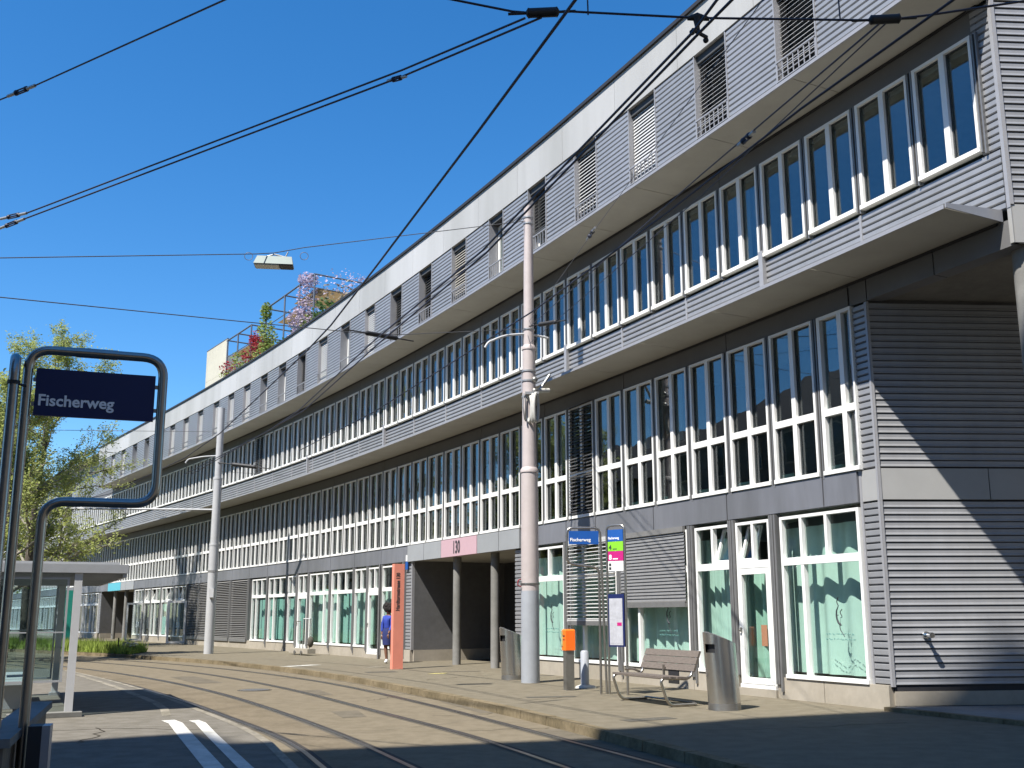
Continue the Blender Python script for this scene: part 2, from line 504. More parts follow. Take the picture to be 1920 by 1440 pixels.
# kerb stones, about 1 m each
def along(line, step):
    out = [Vector(line[0])]; acc = 0.0
    for a, b in zip(line, line[1:]):
        a = Vector(a); b = Vector(b); L = (b - a).length; pos = 0.0
        while acc + (L - pos) >= step:
            pos += step - acc; acc = 0.0
            out.append(a + (b - a) * (pos / L))
        acc += L - pos
    return out
ST = along(KS, 1.02)
for i in range(len(ST) - 1):
    a, b = ST[i], ST[i + 1]
    if a.y < -1 or a.y > 70: continue
    t = (b - a).normalized(); nrm = Vector((t.y, -t.x))
    L = (b - a).length
    mb = MB()
    dz = random.uniform(-.004, .004)
    mb.hexa([(0, .006, ROADZ - .05), (0, -.17, ROADZ - .05), (L - .014, -.17, ROADZ - .05), (L - .014, .006, ROADZ - .05),
             (0, -.008, .004 + dz), (0, -.17, .004 + dz), (L - .014, -.17, .004 + dz), (L - .014, -.008, .004 + dz)])
    o = obj('kerbstone', mb, 'kerb', pavement, (a.x, a.y, 0), math.atan2(t.y, t.x))

# faint seams and patches on the pavement
def patch(name, pts, z, m, parent=None):
    mb = MB(); mb.face([(x, y, z) for x, y in pts])
    return obj(name, mb, m, parent)
seam = smooth_line([(2.4, 17.9), (.55, 21.2), (-2.0, 25.6), (-5.9, 31.6), (-9.5, 35.8)], 5)
o = obj('pavement_seam', ribbon(seam, offset_line(seam, .035), .004), 'patch', pavement)
for (x, y, a, l, w) in [(-1.9, 27.0, .25, 1.0, .16), (-.1, 24.9, .3, 1.2, .2), (-4.0, 27.0, .4, .8, .5), (.3, 18.6, .2, .9, .25), (1.6, 14.6, .5, .8, .3)]:
    c, s_ = math.cos(a), math.sin(a)
    patch('pavement_patch', [(x + c * u * l / 2 - s_ * v * w / 2, y + s_ * u * l / 2 + c * v * w / 2) for u, v in ((-1, -1), (1, -1), (1, 1), (-1, 1))], .004, 'patch', pavement)
tag(patch('ground_marking', [(-7.45, 30.15), (-7.1, 30.05), (-6.4, 31.1), (-6.75, 31.2)], .005, 'white_line'),
    'pale rectangular mark on the pavement between the kerb and the clothes rack', 'ground marking', 'marks on the pavement')
tag(patch('ground_marking', [(-2.7, 25.95), (-2.3, 26.0), (-2.2, 26.4), (-2.55, 26.3)], .005, 'yellow_line'),
    'worn yellow paint mark on the pavement in front of the entrance columns', 'ground marking', 'marks on the pavement')
tag(patch('ground_marking', [(-4.85, 29.35), (-4.5, 29.3), (-4.25, 29.75), (-4.6, 29.8)], .005, 'worn_line'),
    'small worn pale mark on the pavement left of the salmon pillar', 'ground marking', 'marks on the pavement')

# tram rails
RA1 = [(3.5, -4.0), (.9, 2.8), (-2.26, 11.05), (-2.73, 12.28), (-5.13, 16.9), (-9.77, 24.6), (-14.17, 30.8), (-20, 37.2), (-30, 46.0), (-47, 60)]
RA1s = smooth_line(RA1, 6)
def rail_group():
    offs = [(0, 'inner platform side rail of the near tram track'), (1.0, 'second rail of the near tram track'),
            (2.75, 'third rail, first of the far tram track'), (3.75, 'rail nearest the pavement kerb')]
    b1 = [(5.6, -3.0), (3.2, 3.3), (.29, 10.95), (-.55, 13.02), (-2.69, 17.35), (-5.85, 23.4), (-8.91, 28.3), (-13.5, 34.2), (-17.35, 38.2), (-22, 42.4), (-30, 49), (-45, 62.2)]
    b2 = [(6.6, -2.6), (4.25, 3.7), (1.37, 10.91), (-.02, 14.14), (-1.92, 18.5), (-5.3, 25.2), (-10.1, 32.2), (-14.6, 37.3), (-18.4, 40.9), (-22.8, 44.6), (-30, 50.7), (-45, 64)]
    a2 = [(4.5, -3.6), (1.85, 3.2), (-1.31, 11.01), (-2.0, 12.6), (-3.77, 16.28), (-6.88, 22.0), (-11.33, 28.6), (-15.78, 34.0), (-21, 39.6), (-30, 47.3), (-46, 61)]
    for line, (off, lab) in zip((RA1, a2, b1, b2), offs):
        L = smooth_line(line, 6)
        hd = ribbon(L, offset_line(L, .062), ROADZ + .008)
        o = obj('tram_rail', hd, 'rail')
        tag(o, 'steel ' + lab, 'tram rail', 'steel tram rails set in the street')
        gr = ribbon(offset_line(L, .064), offset_line(L, .125), ROADZ + .004)
        obj('flange_groove', gr, 'groove', o)
        gr2 = ribbon(offset_line(L, -.05), offset_line(L, -.002), ROADZ + .004)
        obj('sealing_strip', gr2, 'patch', o)
    return a2, b1, b2
a2L, b1L, b2L = rail_group()
structure(obj('track_bed', ribbon(offset_line(RA1s, .11), offset_line(RA1s, .90), ROADZ + .003), 'track_bed'))

mh = thing('manhole_cover', 'dark oval looking manhole cover in the road between the tram tracks', 'manhole cover', (-6.05, 22.4, ROADZ))
obj('rim', MB().cyl((0, 0), .36, -.02, .008, 28), 'patch', mh)
obj('lid', MB().cyl((0, 0), .30, -.02, .014, 28), 'steel_dull', mh)
M['asphalt_repair'] = mat('asphalt_repair', (0.123, 0.1066, 0.0804), 0.9, spec=0.12, var=0.1, scale=30, stain=0.2)
M['crack'] = mat('crack', (0.041, 0.0353, 0.0271), 0.95, spec=0.12, var=0.3)
rnd = random.Random(17)
for (x, y, a, l, w) in [(-1.0, 18.2, 1.95, 2.4, .7), (-4.6, 21.6, 2.0, 1.6, .55), (1.2, 11.6, 1.9, 3.0, .5), (-8.6, 26.2, 2.1, 3.2, .6), (.6, 14.0, 1.95, 1.2, .8), (-3.0, 16.9, 1.9, 1.1, .45)]:
    c, s_ = math.cos(a), math.sin(a)
    patch('asphalt_patch', [(x + c * u * l / 2 - s_ * v * w / 2 + rnd.uniform(-.05, .05), y + s_ * u * l / 2 + c * v * w / 2 + rnd.uniform(-.05, .05)) for u, v in ((-1, -1), (1, -1), (1, 1), (-1, 1))], ROADZ + .0025, 'asphalt_repair', bpy.data.objects['road'])
def crack(p0, p1, z, parent, w=.018):
    n = 14; a = Vector(p0); b = Vector(p1); d = (b - a).normalized(); nn = Vector((-d.y, d.x)); L = []
    off = 0.0
    for i in range(n + 1):
        off += rnd.uniform(-.09, .09)
        L.append(tuple(a + (b - a) * (i / n) + nn * off))
    obj('crack', ribbon(L, offset_line(L, w), z), 'crack', parent)
road_ = bpy.data.objects['road']
for p0, p1 in [((-.3, 19.5), (1.0, 15.0)), ((-1.6, 16.5), (-.6, 16.9)), ((-3.3, 23.0), (-1.9, 21.0)), ((.6, 12.2), (1.6, 11.9)), ((-7.5, 27.0), (-5.8, 26.2)), ((-3.2, 19.5), (-2.6, 20.2)), ((-.9, 14.4), (.2, 14.7))]:
    crack(p0, p1, ROADZ + .0055, road_)
for p0, p1 in [((1.3, 16.6), (3.9, 17.6)), ((-.2, 18.0), (1.5, 19.0)), ((-2.4, 23.5), (-1.0, 25.5)), ((2.2, 13.2), (4.9, 14.2)), ((-5.6, 30.2), (-3.6, 31.4))]:
    crack(p0, p1, .0045, pavement)
# left tram platform, slightly raised, with painted edge stripes
edge = offset_line(RA1s, -0.33)
edge = [p for p in edge if p[1] < 30]
pf = MB()
lft = [(p[0] - 26, p[1] - 4) for p in edge]
for i in range(len(edge) - 1):
    pf.face([(*edge[i], 0), (*edge[i + 1], 0), (*lft[i + 1], 0), (*lft[i], 0)])
    pf.face([(*edge[i], ROADZ - .03), (*edge[i + 1], ROADZ - .03), (*edge[i + 1], 0), (*edge[i], 0)])
pf.face([(*edge[-1], ROADZ - .03), (*lft[-1], ROADZ - .03), (*lft[-1], 0), (*edge[-1], 0)])
platform = structure(obj('platform', pf, 'platform'))
for p0, p1 in [((-6.4, 13.6), (-4.2, 13.9)), ((-7.6, 19.0), (-6.0, 18.4)), ((-5.9, 13.9), (-5.5, 12.2))]:
    crack(p0, p1, .0035, platform, .022)
el = [p for p in edge if 8 < p[1] < 29]
obj('edge_strip', ribbon(offset_line(el, -.10), el, .004), 'worn_line', platform)['label'] = 'pale stone strip along the platform edge'
s1 = [(-5.22, 14.85), (-4.97, 14.45), (-4.36, 13.05), (-3.12, 10.24), (-1.2, 6.0), (.6, 2.0)]
s2 = [(-4.93, 14.75), (-4.72, 14.40), (-4.15, 13.05), (-2.93, 10.24), (-1.0, 6.0), (.8, 2.0)]
tag(obj('platform_stripe', ribbon(offset_line(s1, -.085), offset_line(s1, .10), .005), 'white_line'),
    'white painted stripe on the platform, the broader one on the left', 'painted stripe')
tag(obj('platform_stripe', ribbon(offset_line(s2, -.17), offset_line(s2, -.03), .006), 'white_line'),
    'white painted stripe on the platform, the one nearer the rails', 'painted stripe')
s3 = smooth_line([(-5.55, 15.5), (-5.98, 16.6), (-7.87, 20.07), (-11.85, 26.6)], 4)
tag(obj('platform_line', ribbon(s3, offset_line(s3, .13), .005), 'worn_line'), 'worn pale line continuing along the platform past the shelter', 'painted line')

# ------------------------------------------------------------------ the long building
B0 = fac(2.03)
bld = thing('office_building', 'long curved grey metal clad building with white window bands and a cantilevered top floor', 'building', B0)
def bl(v): return (v.x - B0.x, v.y - B0.y, v.z)

def strip(k0, k1, d0, d1, z0, z1, step=2.0, z0b=None, z1b=None):
    """curved bar along the facade from k0 to k1, d0 (inner) to d1 (outer); z0b,z1b = heights at the outer face"""
    mb = MB(); n = max(1, int(math.ceil((k1 - k0) / step)))
    ks = [k0 + (k1 - k0) * i / n for i in range(n + 1)]
    z0b = z0 if z0b is None else z0b; z1b = z1 if z1b is None else z1b
    ring = []
    for k in ks:
        ring.append([bl(fac(k, d0, z0)), bl(fac(k, d1, z0b)), bl(fac(k, d1, z1b)), bl(fac(k, d0, z1))])
    for i in range(n):
        a, b = ring[i], ring[i + 1]
        for j in range(4):
            q = (j + 1) % 4
            mb.face([a[j], a[q], b[q], b[j]])
    mb.face(ring[0][::-1]); mb.face(ring[-1])
    return mb
KEND = 92
ZB0, ZB1 = 3.20, 3.70        # beam above the ground floor
ZF1, ZF1T = 3.72, 6.46       # first floor windows
ZC = 6.868                   # canopy underside
ZF2, ZF2T = 8.00, 9.86       # second floor windows
ZT = 10.298                  # top floor soffit
ZP, ZR = 12.105, 13.067      # parapet bottom and top
DC, DT = 1.11, 1.088         # canopy and top floor overhang

# interior shell
for (z, nm, m) in [(0.02, 'floor_slab', 'inner_floor')]:
    for ka, kb in ((2.3, 12.2), (18.1, 48.4), (55.4, KEND)):
        obj(nm, strip(ka, kb, -5, -.12, z, z + .2, 4), m, bld)
obj('floor_slab', strip(2.2, KEND, -5, -.10, 3.25, 3.66, 4), 'inner_ceiling', bld)
obj('floor_slab', strip(2.2, KEND, -5, -.10, 6.55, 7.9, 4), 'inner_ceiling', bld)
obj('floor_slab', strip(-.1, KEND, -5, -.10, 9.72, 10.25, 4), 'inner_ceiling', bld)
obj('floor_slab', strip(-.1, 2.2, -5, -.10, 7.4, 7.9, 4), 'inner_ceiling', bld)
obj('roof_slab', strip(-.2, KEND, -9, -.05, 12.3, 13.05, 4), 'inner_ceiling', bld)
obj('core_wall', strip(2.3, KEND, -5.4, -5, 0, 13, 4), 'inner_wall', bld)
obj('core_wall', strip(-.1, 2.3, -5.4, -5, 7.9, 12.3, 4), 'inner_wall', bld)
for k in (12.1, 18.1, 24, 30, 36, 42, 48.6, 55.3, 62, 70, 80):
    if k not in (12.1, 48.6):
        obj('partition_wall', strip(k - .05, k + .05, -5, -.3, 3.7, 6.5, 1), 'inner_wall', bld)
    obj('partition_wall', strip(k - .05, k + .05, -5, -.3, 7.9, 9.7, 1), 'inner_wall', bld)
obj('partition_wall', strip(6.95, 7.05, -5, -.3, 3.7, 6.5, 1), 'inner_wall', bld)
obj('partition_wall', strip(8, 8.1, -5, -.3, 7.9, 9.7, 1), 'inner_wall', bld)

# beam over the ground floor, in panels two modules wide
def panel_run(name, ks, d0, d1, z0, z1, m, gap=.012, bumpd=0):
    for a, b in zip(ks, ks[1:]):
        obj(name, strip(a + gap, b - gap, d0, d1, z0, z1, 1.0), m, bld)
panel_run('beam_panel', [2.36, 3.0, 5.1, 7.1, 9.0, 10.1, 12.0], -.10, .05, ZB0, ZB1, 'band')
panel_run('beam_panel', [12.02, 13.0, 14.08], -.10, .08, ZB0 - .02, ZB1, 'band_light')
panel_run('beam_panel', [16.06, 17.1, 18.15], -.10, .08, ZB0 - .02, ZB1, 'band_light')
sp = obj('number_panel', strip(14.09, 16.05, -.10, .085, ZB0 - .02, ZB1, 1.0), 'pink', bld)
sp['label'] = 'pale pink panel with the number 130'
hd, _ = heading(14.09, 16.05, .09)
ct = fac(15.17, .092, ZB0 + .07)
tx = text('number_lettering', '130', .52, 'ink', sp, facing(bl(ct), (-math.cos(hd), -math.sin(hd), 0)), 'CENTER', .010, .002, .66)
panel_run('beam_panel', [18.18, 20, 22, 24, 26, 28, 30, 32, 34, 36, 38, 40, 42, 44, 46, 48.5], -.10, .05, ZB0, ZB1, 'band')
panel_run('beam_panel', [48.5, 50, 51.0], -.10, .08, ZB0 - .02, ZB1, 'band_light')
cp = obj('number_panel', strip(51.01, 53.6, -.10, .085, ZB0 - .02, ZB1, 1.0), 'cyan', bld)
cp['label'] = 'turquoise panel over the far entrance'
panel_run('beam_panel', [53.62, 55.3, 58, 62, 66, 72, 80, 92], -.10, .05, ZB0, ZB1, 'band')

# plinth
panel_run('plinth_panel', [2.06, 3.2, 4.13], -.30, .05, 0, .36, 'plinth', .006)
panel_run('plinth_panel', [5.02, 6.1, 8.2, 10.2, 12.0], -.30, .05, 0, .36, 'plinth', .006)
panel_run('plinth_panel', [18.45, 19.95], -.30, .05, 0, .36, 'plinth', .006)
panel_run('plinth_panel', [20.95, 23.8, 25.8], -.30, .05, 0, .36, 'plinth', .006)
panel_run('plinth_panel', [26.95, 30, 33, 36, 39, 41.6], -.30, .05, 0, .36, 'plinth', .006)
panel_run('plinth_panel', [42.5, 45, 48.4], -.30, .05, 0, .36, 'plinth', .006)
panel_run('plinth_panel', [55.4, 60, 70, 80, 92], -.30, .05, 0, .36, 'plinth', .006)

# fascias under the overhangs
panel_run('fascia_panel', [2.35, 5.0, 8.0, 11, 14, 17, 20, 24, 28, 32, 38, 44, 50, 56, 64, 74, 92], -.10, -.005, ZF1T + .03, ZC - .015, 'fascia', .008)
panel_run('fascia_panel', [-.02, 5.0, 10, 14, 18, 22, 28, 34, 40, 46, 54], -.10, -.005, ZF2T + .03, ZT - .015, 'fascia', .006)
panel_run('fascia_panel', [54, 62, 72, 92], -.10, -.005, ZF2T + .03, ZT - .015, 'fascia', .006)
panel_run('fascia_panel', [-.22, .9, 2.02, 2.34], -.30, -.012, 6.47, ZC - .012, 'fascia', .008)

# canopy over the first floor: wedge panels two modules wide
def wedge(k0, k1):
    return strip(k0 + .006, k1 - .006, .0, DC, ZC, ZC + .15, 1.0, ZC + .005, ZC + .05)
ck = [-.10, 2.1, 4.18, 6.15, 8.1, 10, 12, 14, 16, 18, 20, 22, 24, 26, 28, 30, 34, 38, 42, 46, 50, 56, 64, 74, 92]
for a, b in zip(ck, ck[1:]):
    o = obj('canopy_panel', wedge(a, b), 'soffit', bld)
# end plate of the canopy with bolts
mb = MB()
A = fac(-.115, .0); Bq = fac(-.115, DC + .01)
def lerp(t): return A + (Bq - A) * t
hd0, _ = heading(-.1, 1)
tv = Vector((math.cos(hd0), math.sin(hd0), 0))
for t0, t1 in [(0, 1)]:
    p = [lerp(0) , lerp(1)]
    q0 = [Vector((v.x, v.y, 0)) for v in p]
    z = lambda v, zz: bl(Vector((v.x, v.y, zz)))
    off = -tv * .02
    mb.hexa([z(q0[0], ZC - .02), z(q0[1], ZC), z(q0[1] + off, ZC), z(q0[0] + off, ZC - .02),
             z(q0[0], ZC + .16), z(q0[1], ZC + .065), z(q0[1] + off, ZC + .065), z(q0[0] + off, ZC + .16)])
ep = obj('canopy_end_plate', mb, 'trim', bld)
for t in (.12, .37, .62, .87):
    c = lerp(t) - tv * .024
    zz = ZC + .08 - t * .04
    mb = MB().tube([bl(Vector((c.x, c.y, zz))), bl(Vector((c.x - tv.x * .012, c.y - tv.y * .012, zz)))], .014, 6)

obj('canopy_edge', strip(-.1, 54, DC + .002, DC + .014, ZC - .005, ZC + .055, 1.0), 'trim', bld)
obj('canopy_edge', strip(54, 92, DC + .002, DC + .014, ZC - .005, ZC + .055, 2.0), 'trim', bld)
obj('shadow_gap', strip(-.05, 92, -.003, .02, ZC - .045, ZC - .004, 1.0), 'dark_edge', bld)
obj('shadow_gap', strip(-.05, 54, -.003, .02, ZT - .05, ZT - .006, 1.0), 'dark_edge', bld)

# top floor soffit and box
tk = [-.26, 2.24, 4.16, 6.2, 8.1, 10, 12, 14, 16, 18, 20, 22, 24, 26, 28, 30, 34, 38, 42, 46, 50, 54.3]
for a, b in zip(tk, tk[1:]):
    obj('soffit_panel', strip(a + .006, b - .006, -.02, DT - .03, ZT, ZT + .1, 1.0), 'soffit', bld)
obj('soffit_edge', strip(-.26, 54.3, DT - .028, DT + .012, ZT - .012, ZT + .05, 1.0), 'trim', bld)
pk = [-.26, 1.1, 2.9, 4.8, 6.7, 8.6, 10.5, 12.4, 14.3, 16.2, 18.1, 20, 22, 24, 26, 28, 30, 32, 34, 36, 38, 40, 42, 44, 46, 48, 50, 52, 54.3]
for a, b in zip(pk, pk[1:]):
    obj('parapet_panel', strip(a + .004, b - .004, DT - .25, DT + .02, ZP, ZR, 1.0), 'parapet', bld)
obj('roof_edge', strip(-.28, 54.32, DT - .3, DT + .07, ZR + .002, ZR + .085, 1.0), 'dark_edge', bld)
obj('roof_edge', strip(54.33, 92, -.3, .07, ZR + .002, ZR + .085, 2.0), 'dark_edge', bld)
obj('parapet_panel', strip(54.33, 92, -.25, .0, ZP, ZR, 2.0), 'parapet', bld)
obj('roof_deck', strip(-.2, 92, -9, DT - .3, ZR - .14, ZR - .06, 2.0), 'concrete', bld)

# ---- slatted cladding
PITCH = .105
_slat = MB().xprism([(0, 0), (.030, .014), (.030, .079), (0, .092)], 0, 1).mesh('slat', 'clad')
_slat_t = MB().xprism([(0, 0), (.030, .014), (.030, .079), (0, .092)], 0, 1).mesh('slat', 'clad_top')
_slat_e = MB().xprism([(0, .002), (.027, .004), (.027, .011), (.015, .040), (.013, .088), (0, .091)], 0, 1).mesh('slat', 'clad')
def clad_panel(origin, rot, L, z0, z1, individual, top=False, label=None):
    """local x along the wall, local y outward"""
    back = MB().box(0, L, -.05, 0, z0, z1)
    p = obj('cladding_panel', back, 'clad_gap', bld, origin, rot)
    n = int((z1 - z0) / PITCH)
    pit = (z1 - z0) / n
    if individual:
        for i in range(n):
            s = bpy.data.objects.new('slat', _slat_e if top == 'end' else _slat_t if top else _slat)
            COL.objects.link(s); s.parent = p
            s.location = (.003, .002, z0 + i * pit + .006); s.scale = (L - .006, 1, pit / PITCH)
    else:
        mb = MB()
        for i in range(n):
            z = z0 + i * pit + .006
            mb.xprism([(.002, z), (.030, z + .014), (.030, z + .079), (.002, z + .092)], .003, L - .003)
        stuff(obj('slats', mb, 'clad_top' if top else 'clad', p))
    return p
def clad_k(k0, k1, d, z0, z1, individual, top=False):
    a, L = heading(k0, k1, d)
    o = fac(k0, d)
    return clad_panel(bl(o), a, L, z0, z1, individual, top)

# second floor spandrel above the canopy (what shows of it), panels two modules wide
sk = [-.20, 2.02, 4.0, 6.0, 8.0, 10.0, 12.0, 14, 16, 18, 20, 22, 24, 26, 28, 30, 32, 34, 36, 38, 40, 42, 44, 46, 48, 50, 52, 54, 58, 62, 66, 70, 75, 80, 86, 92]
for a, b in zip(sk, sk[1:]):
    clad_k(a + .012, b - .012, -.03, 7.02, ZF2 - .06, b < 6.5)
    if a > 0:
        obj('panel_joint', strip(a - .02, a + .02, -.08, .012, 7.02, ZF2 - .07, 1), 'trim', bld)
# the strip of cladding right of the last second floor window
clad_k(-.20, .055, -.03, ZF2 - .05, ZT - .06, True)
# pipes / thicker posts over the spandrel
for k in (4.0, 10.0, 20.0, 26.4):
    obj('post', strip(k - .045, k + .045, .0, .09, 7.0, ZF2 + .12, 1), 'trim', bld)

# corner strip on ground and first floor
clad_k(2.06, 2.32, -.03, .36, 3.18, True)
clad_k(2.06, 2.32, -.03, 3.72, 6.44, True)
obj('corner_band', strip(2.05, 2.33, -.1, .004, 3.20, 3.70, 1), 'end_band', bld)
obj('corner_trim', strip(2.025, 2.06, -.05, .014, .34, 6.45, 1), 'trim', bld)
obj('corner_trim', strip(2.32, 2.36, -.05, .012, .36, 6.45, 1), 'trim', bld)
# end walls (they run to the right of the photograph)
EA = R(4.0); EV = Vector((math.cos(EA), math.sin(EA), 0)); EN = Vector((math.sin(EA), -math.cos(EA), 0))
def end_frame(k, s): # origin at distance s along the end wall; local x runs from back to front so that y is outward
    p = fac(k) + EV * s
    return p
def end_panel(k, s0, s1, z0, z1, out=0.0):
    p = fac(k) + EV * s0 + EN * out
    return clad_panel(bl(Vector((p.x, p.y, 0))), EA + math.pi, 0, z0, z1, True) if False else _ep(p, s1 - s0, z0, z1)
def _ep(p, L, z0, z1):
    # local x = EV, outward must be EN = -y; so mirror by building from the far end with rotation EA+pi
    q = p + EV * L
    return clad_panel(bl(Vector((q.x, q.y, 0))), EA + math.pi, L, z0, z1, True, 'end')
E0 = 2.03
end_panel(E0, .03, 7.5, .36, 3.18, -.03)
end_panel(E0, .03, 7.5, 3.72, 6.44, -.03)
def end_box(k, s0, s1, o0, o1, z0, z1):
    p = fac(k); mb = MB()
    f = lambda s, o, z: bl(Vector((p.x + EV.x * s + EN.x * o, p.y + EV.y * s + EN.y * o, z)))
    return mb.hexa([f(s0, o1, z0), f(s1, o1, z0), f(s1, o0, z0), f(s0, o0, z0), f(s0, o1, z1), f(s1, o1, z1), f(s1, o0, z1), f(s0, o0, z1)])
for a, b in ((.02, 1.80), (1.815, 4.5), (4.515, 7.5)):
    obj('end_band_panel', end_box(E0, a, b, -.06, .0, 3.205, 3.70), 'end_band', bld)
obj('end_plinth', end_box(E0, .03, 7.5, -.3, .0, .06, .27), 'plinth', bld)
obj('end_gap', end_box(E0, .03, 7.5, -.1, -.02, .27, .36), 'dark_edge', bld)
obj('end_wall_core', end_box(E0, .1, 7.5, -6, -.09, 0, 6.5), 'dark_wall', bld)
obj('corner_trim', end_box(E0, -.0, .035, -.03, .014, .34, 6.45), 'trim', bld)
# upper end wall
end_panel(-.25, .04, 7.5, 7.08, 10.22, -.03)
obj('end_band_panel', end_box(-.25, .02, 7.5, -.08, .0, 6.50, 7.06), 'end_band', bld)
obj('end_band_panel', end_box(-.25, .02, 7.5, -.08, .0, 10.24, 13.0), 'end_band', bld)
obj('corner_trim', end_box(-.25, -.005, .04, -.03, .014, 7.06, 10.24), 'trim', bld)
obj('corner_band', strip(-.25, -.2, -.1, .006, 6.50, 7.03, 1), 'end_band', bld)
obj('corner_trim', strip(-.25, -.205, -.06, .014, 7.02, ZT, 1), 'trim', bld)
# porch ceiling
mb = MB()
P1, P2 = fac(-.22, -.06), fac(2.3, -.06)
q = [P1, P2, P2 + EV * 7.4, P1 + EV * 7.4]
mb.prism([(bl(v)[0], bl(v)[1]) for v in q][::-1], 6.50, 6.60)
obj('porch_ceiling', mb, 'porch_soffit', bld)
mb = MB(); q = [fac(-.2, -.1), fac(2.3, -.1), fac(2.3, -.1) + EV * 7.4, fac(-.2, -.1) + EV * 7.4]
mb.prism([(bl(v)[0], bl(v)[1]) for v in q][::-1], 12.3, 13.0)
obj('roof_slab', mb, 'concrete', bld)
mb = MB(); q = [fac(-4, .14), fac(1.98, .14), fac(1.98, -.02), fac(2.0, -.06) + EV * 7.4, fac(-4, .0) + EV * 7.4]
mb.prism([(bl(v)[0], bl(v)[1]) for v in q][::-1], -.02, .055)
obj('porch_floor', mb, 'concrete', bld)
for i in range(7):
    a_, b_ = fac(2.0 - i * .85, .15), fac(2.0 - (i + 1) * .85, .15)
    hd_, L_ = heading(2.0 - (i + 1) * .85, 2.0 - i * .85)
    obj('step_stone', MB().box(.004, L_ - .01, -.0, .12, -.02, .062), 'kerb', bld, bl(fac(2.0 - (i + 1) * .85, .15)), hd_)
# porch columns
for (s, lab) in ((.12, None), (5.2, None)):
    c = fac(-.12, -.28) + EV * s
    mb = MB().cyl((bl(c)[0], bl(c)[1]), .20, 0, 6.5, 28)
    obj('porch_column', mb, 'concrete', bld)

# ---- windows
def rect_frame(mb, x0, x1, y0, y1, z0, z1, t):
    mb.box(x0, x0 + t, y0, y1, z0, z1); mb.box(x1 - t, x1, y0, y1, z0, z1)
    mb.box(x0 + t, x1 - t, y0, y1, z0, z0 + t); mb.box(x0 + t, x1 - t, y0, y1, z1 - t, z1)
W = MOD
def double_window_meshes(z0, z1, trans=None):
    """local x: 0..W to the left/away, y outward"""
    fr = MB()
    x0, x1 = .06, W - .06
    mid = .60
    fr.box(x0, x0 + .045, -.05, .05, z0 + .07, z1)
    fr.box(x1 - .06, x1, -.05, .05, z0 + .07, z1)
    fr.box(mid - .05, mid + .05, -.05, .05, z0 + .07, z1)
    fr.box(x0 + .045, mid - .05, -.05, .05, z1 - .05, z1)
    fr.box(mid + .05, x1 - .06, -.05, .05, z1 - .05, z1)
    if trans:
        fr.box(x0 + .045, mid - .05, -.05, .05, trans[0], trans[1])
        fr.box(mid + .05, x1 - .06, -.05, .05, trans[0], trans[1])
    sill = MB().box(x0 - .01, x1 + .01, -.05, .075, z0, z0 + .07)
    spans = [(x0 + .045, mid - .05), (mid + .05, x1 - .06)]
    zs = [(z0 + .07, trans[0]), (trans[1], z1 - .05)] if trans else [(z0 + .07, z1 - .05)]
    panes = []
    for (a, b) in spans:
        for (c, d) in zs:
            # dark gasket border + glass
            panes.append(MB().box(a, b, -.034, -.026, c, d).mesh('pane', 'glass'))
    gasket = MB()
    for (a, b) in spans:
        for (c, d) in zs:
            rect_frame(gasket, a, b, -.024, -.004, c, d, .016)
    rail = MB()
    rail.box(-.06, .06, -.10, -.045, z0, z1 + .02)
    rail.box(-.050, -.025, -.045, .055, z0 - .06, z1)
    rail.box(.012, .036, -.045, .055, z0 - .02, z1)
    head = MB().box(x0, x1, -.09, -.052, z1, z1 + .05)
    return dict(frame=fr.mesh('window', 'frame'), sill=sill.mesh('sill', 'frame'), panes=panes,
                gasket=gasket.mesh('gasket', 'reveal'), rail=rail.mesh('blind_guide', 'guide'))
D2 = double_window_meshes(ZF2, ZF2T)
D1 = double_window_meshes(ZF1, ZF1T, (4.71, 4.83))
def join_mesh(name, meshes, m):
    mb = MB()
    for me in meshes:
        i = len(mb.v)
        mb.v += [tuple(v.co) for v in me.vertices]
        mb.f += [tuple(a + i for a in p.vertices) for p in me.polygons]
    return mb.mesh(name, m)
D2['all'] = join_mesh('glazing', D2['panes'], 'glass'); D1['all'] = join_mesh('glazing', D1['panes'], 'glass')
def slat_blind(x0, x1, z0, z1, pitch, tilt, y=.02, jitter=0.0, w=.07):
    mb = MB(); z = z1
    while z > z0 + .02:
        j = random.uniform(-jitter, jitter)
        t = tilt + random.uniform(-jitter, jitter) * 4
        dy = math.cos(t) * w / 2; dz = math.sin(t) * w / 2
        sag = random.uniform(-jitter, jitter)
        mb.hexa([(x0, y - dy, z + dz - .0025 + j), (x1, y - dy, z + dz - .0025 + sag), (x1, y + dy, z - dz - .0025 + sag), (x0, y + dy, z - dz - .0025 + j),
                 (x0, y - dy, z + dz + .0025 + j), (x1, y - dy, z + dz + .0025 + sag), (x1, y + dy, z - dz + .0025 + sag), (x0, y + dy, z - dz + .0025 + j)])
        z -= pitch
    mb.box(x0, x1, y - .03, y + .03, z0 - .03, z0 + .02)
    return mb
RB = random.Random(21); RBM = {}
D2['z'] = (ZF2, ZF2T); D1['z'] = (ZF1, ZF1T)
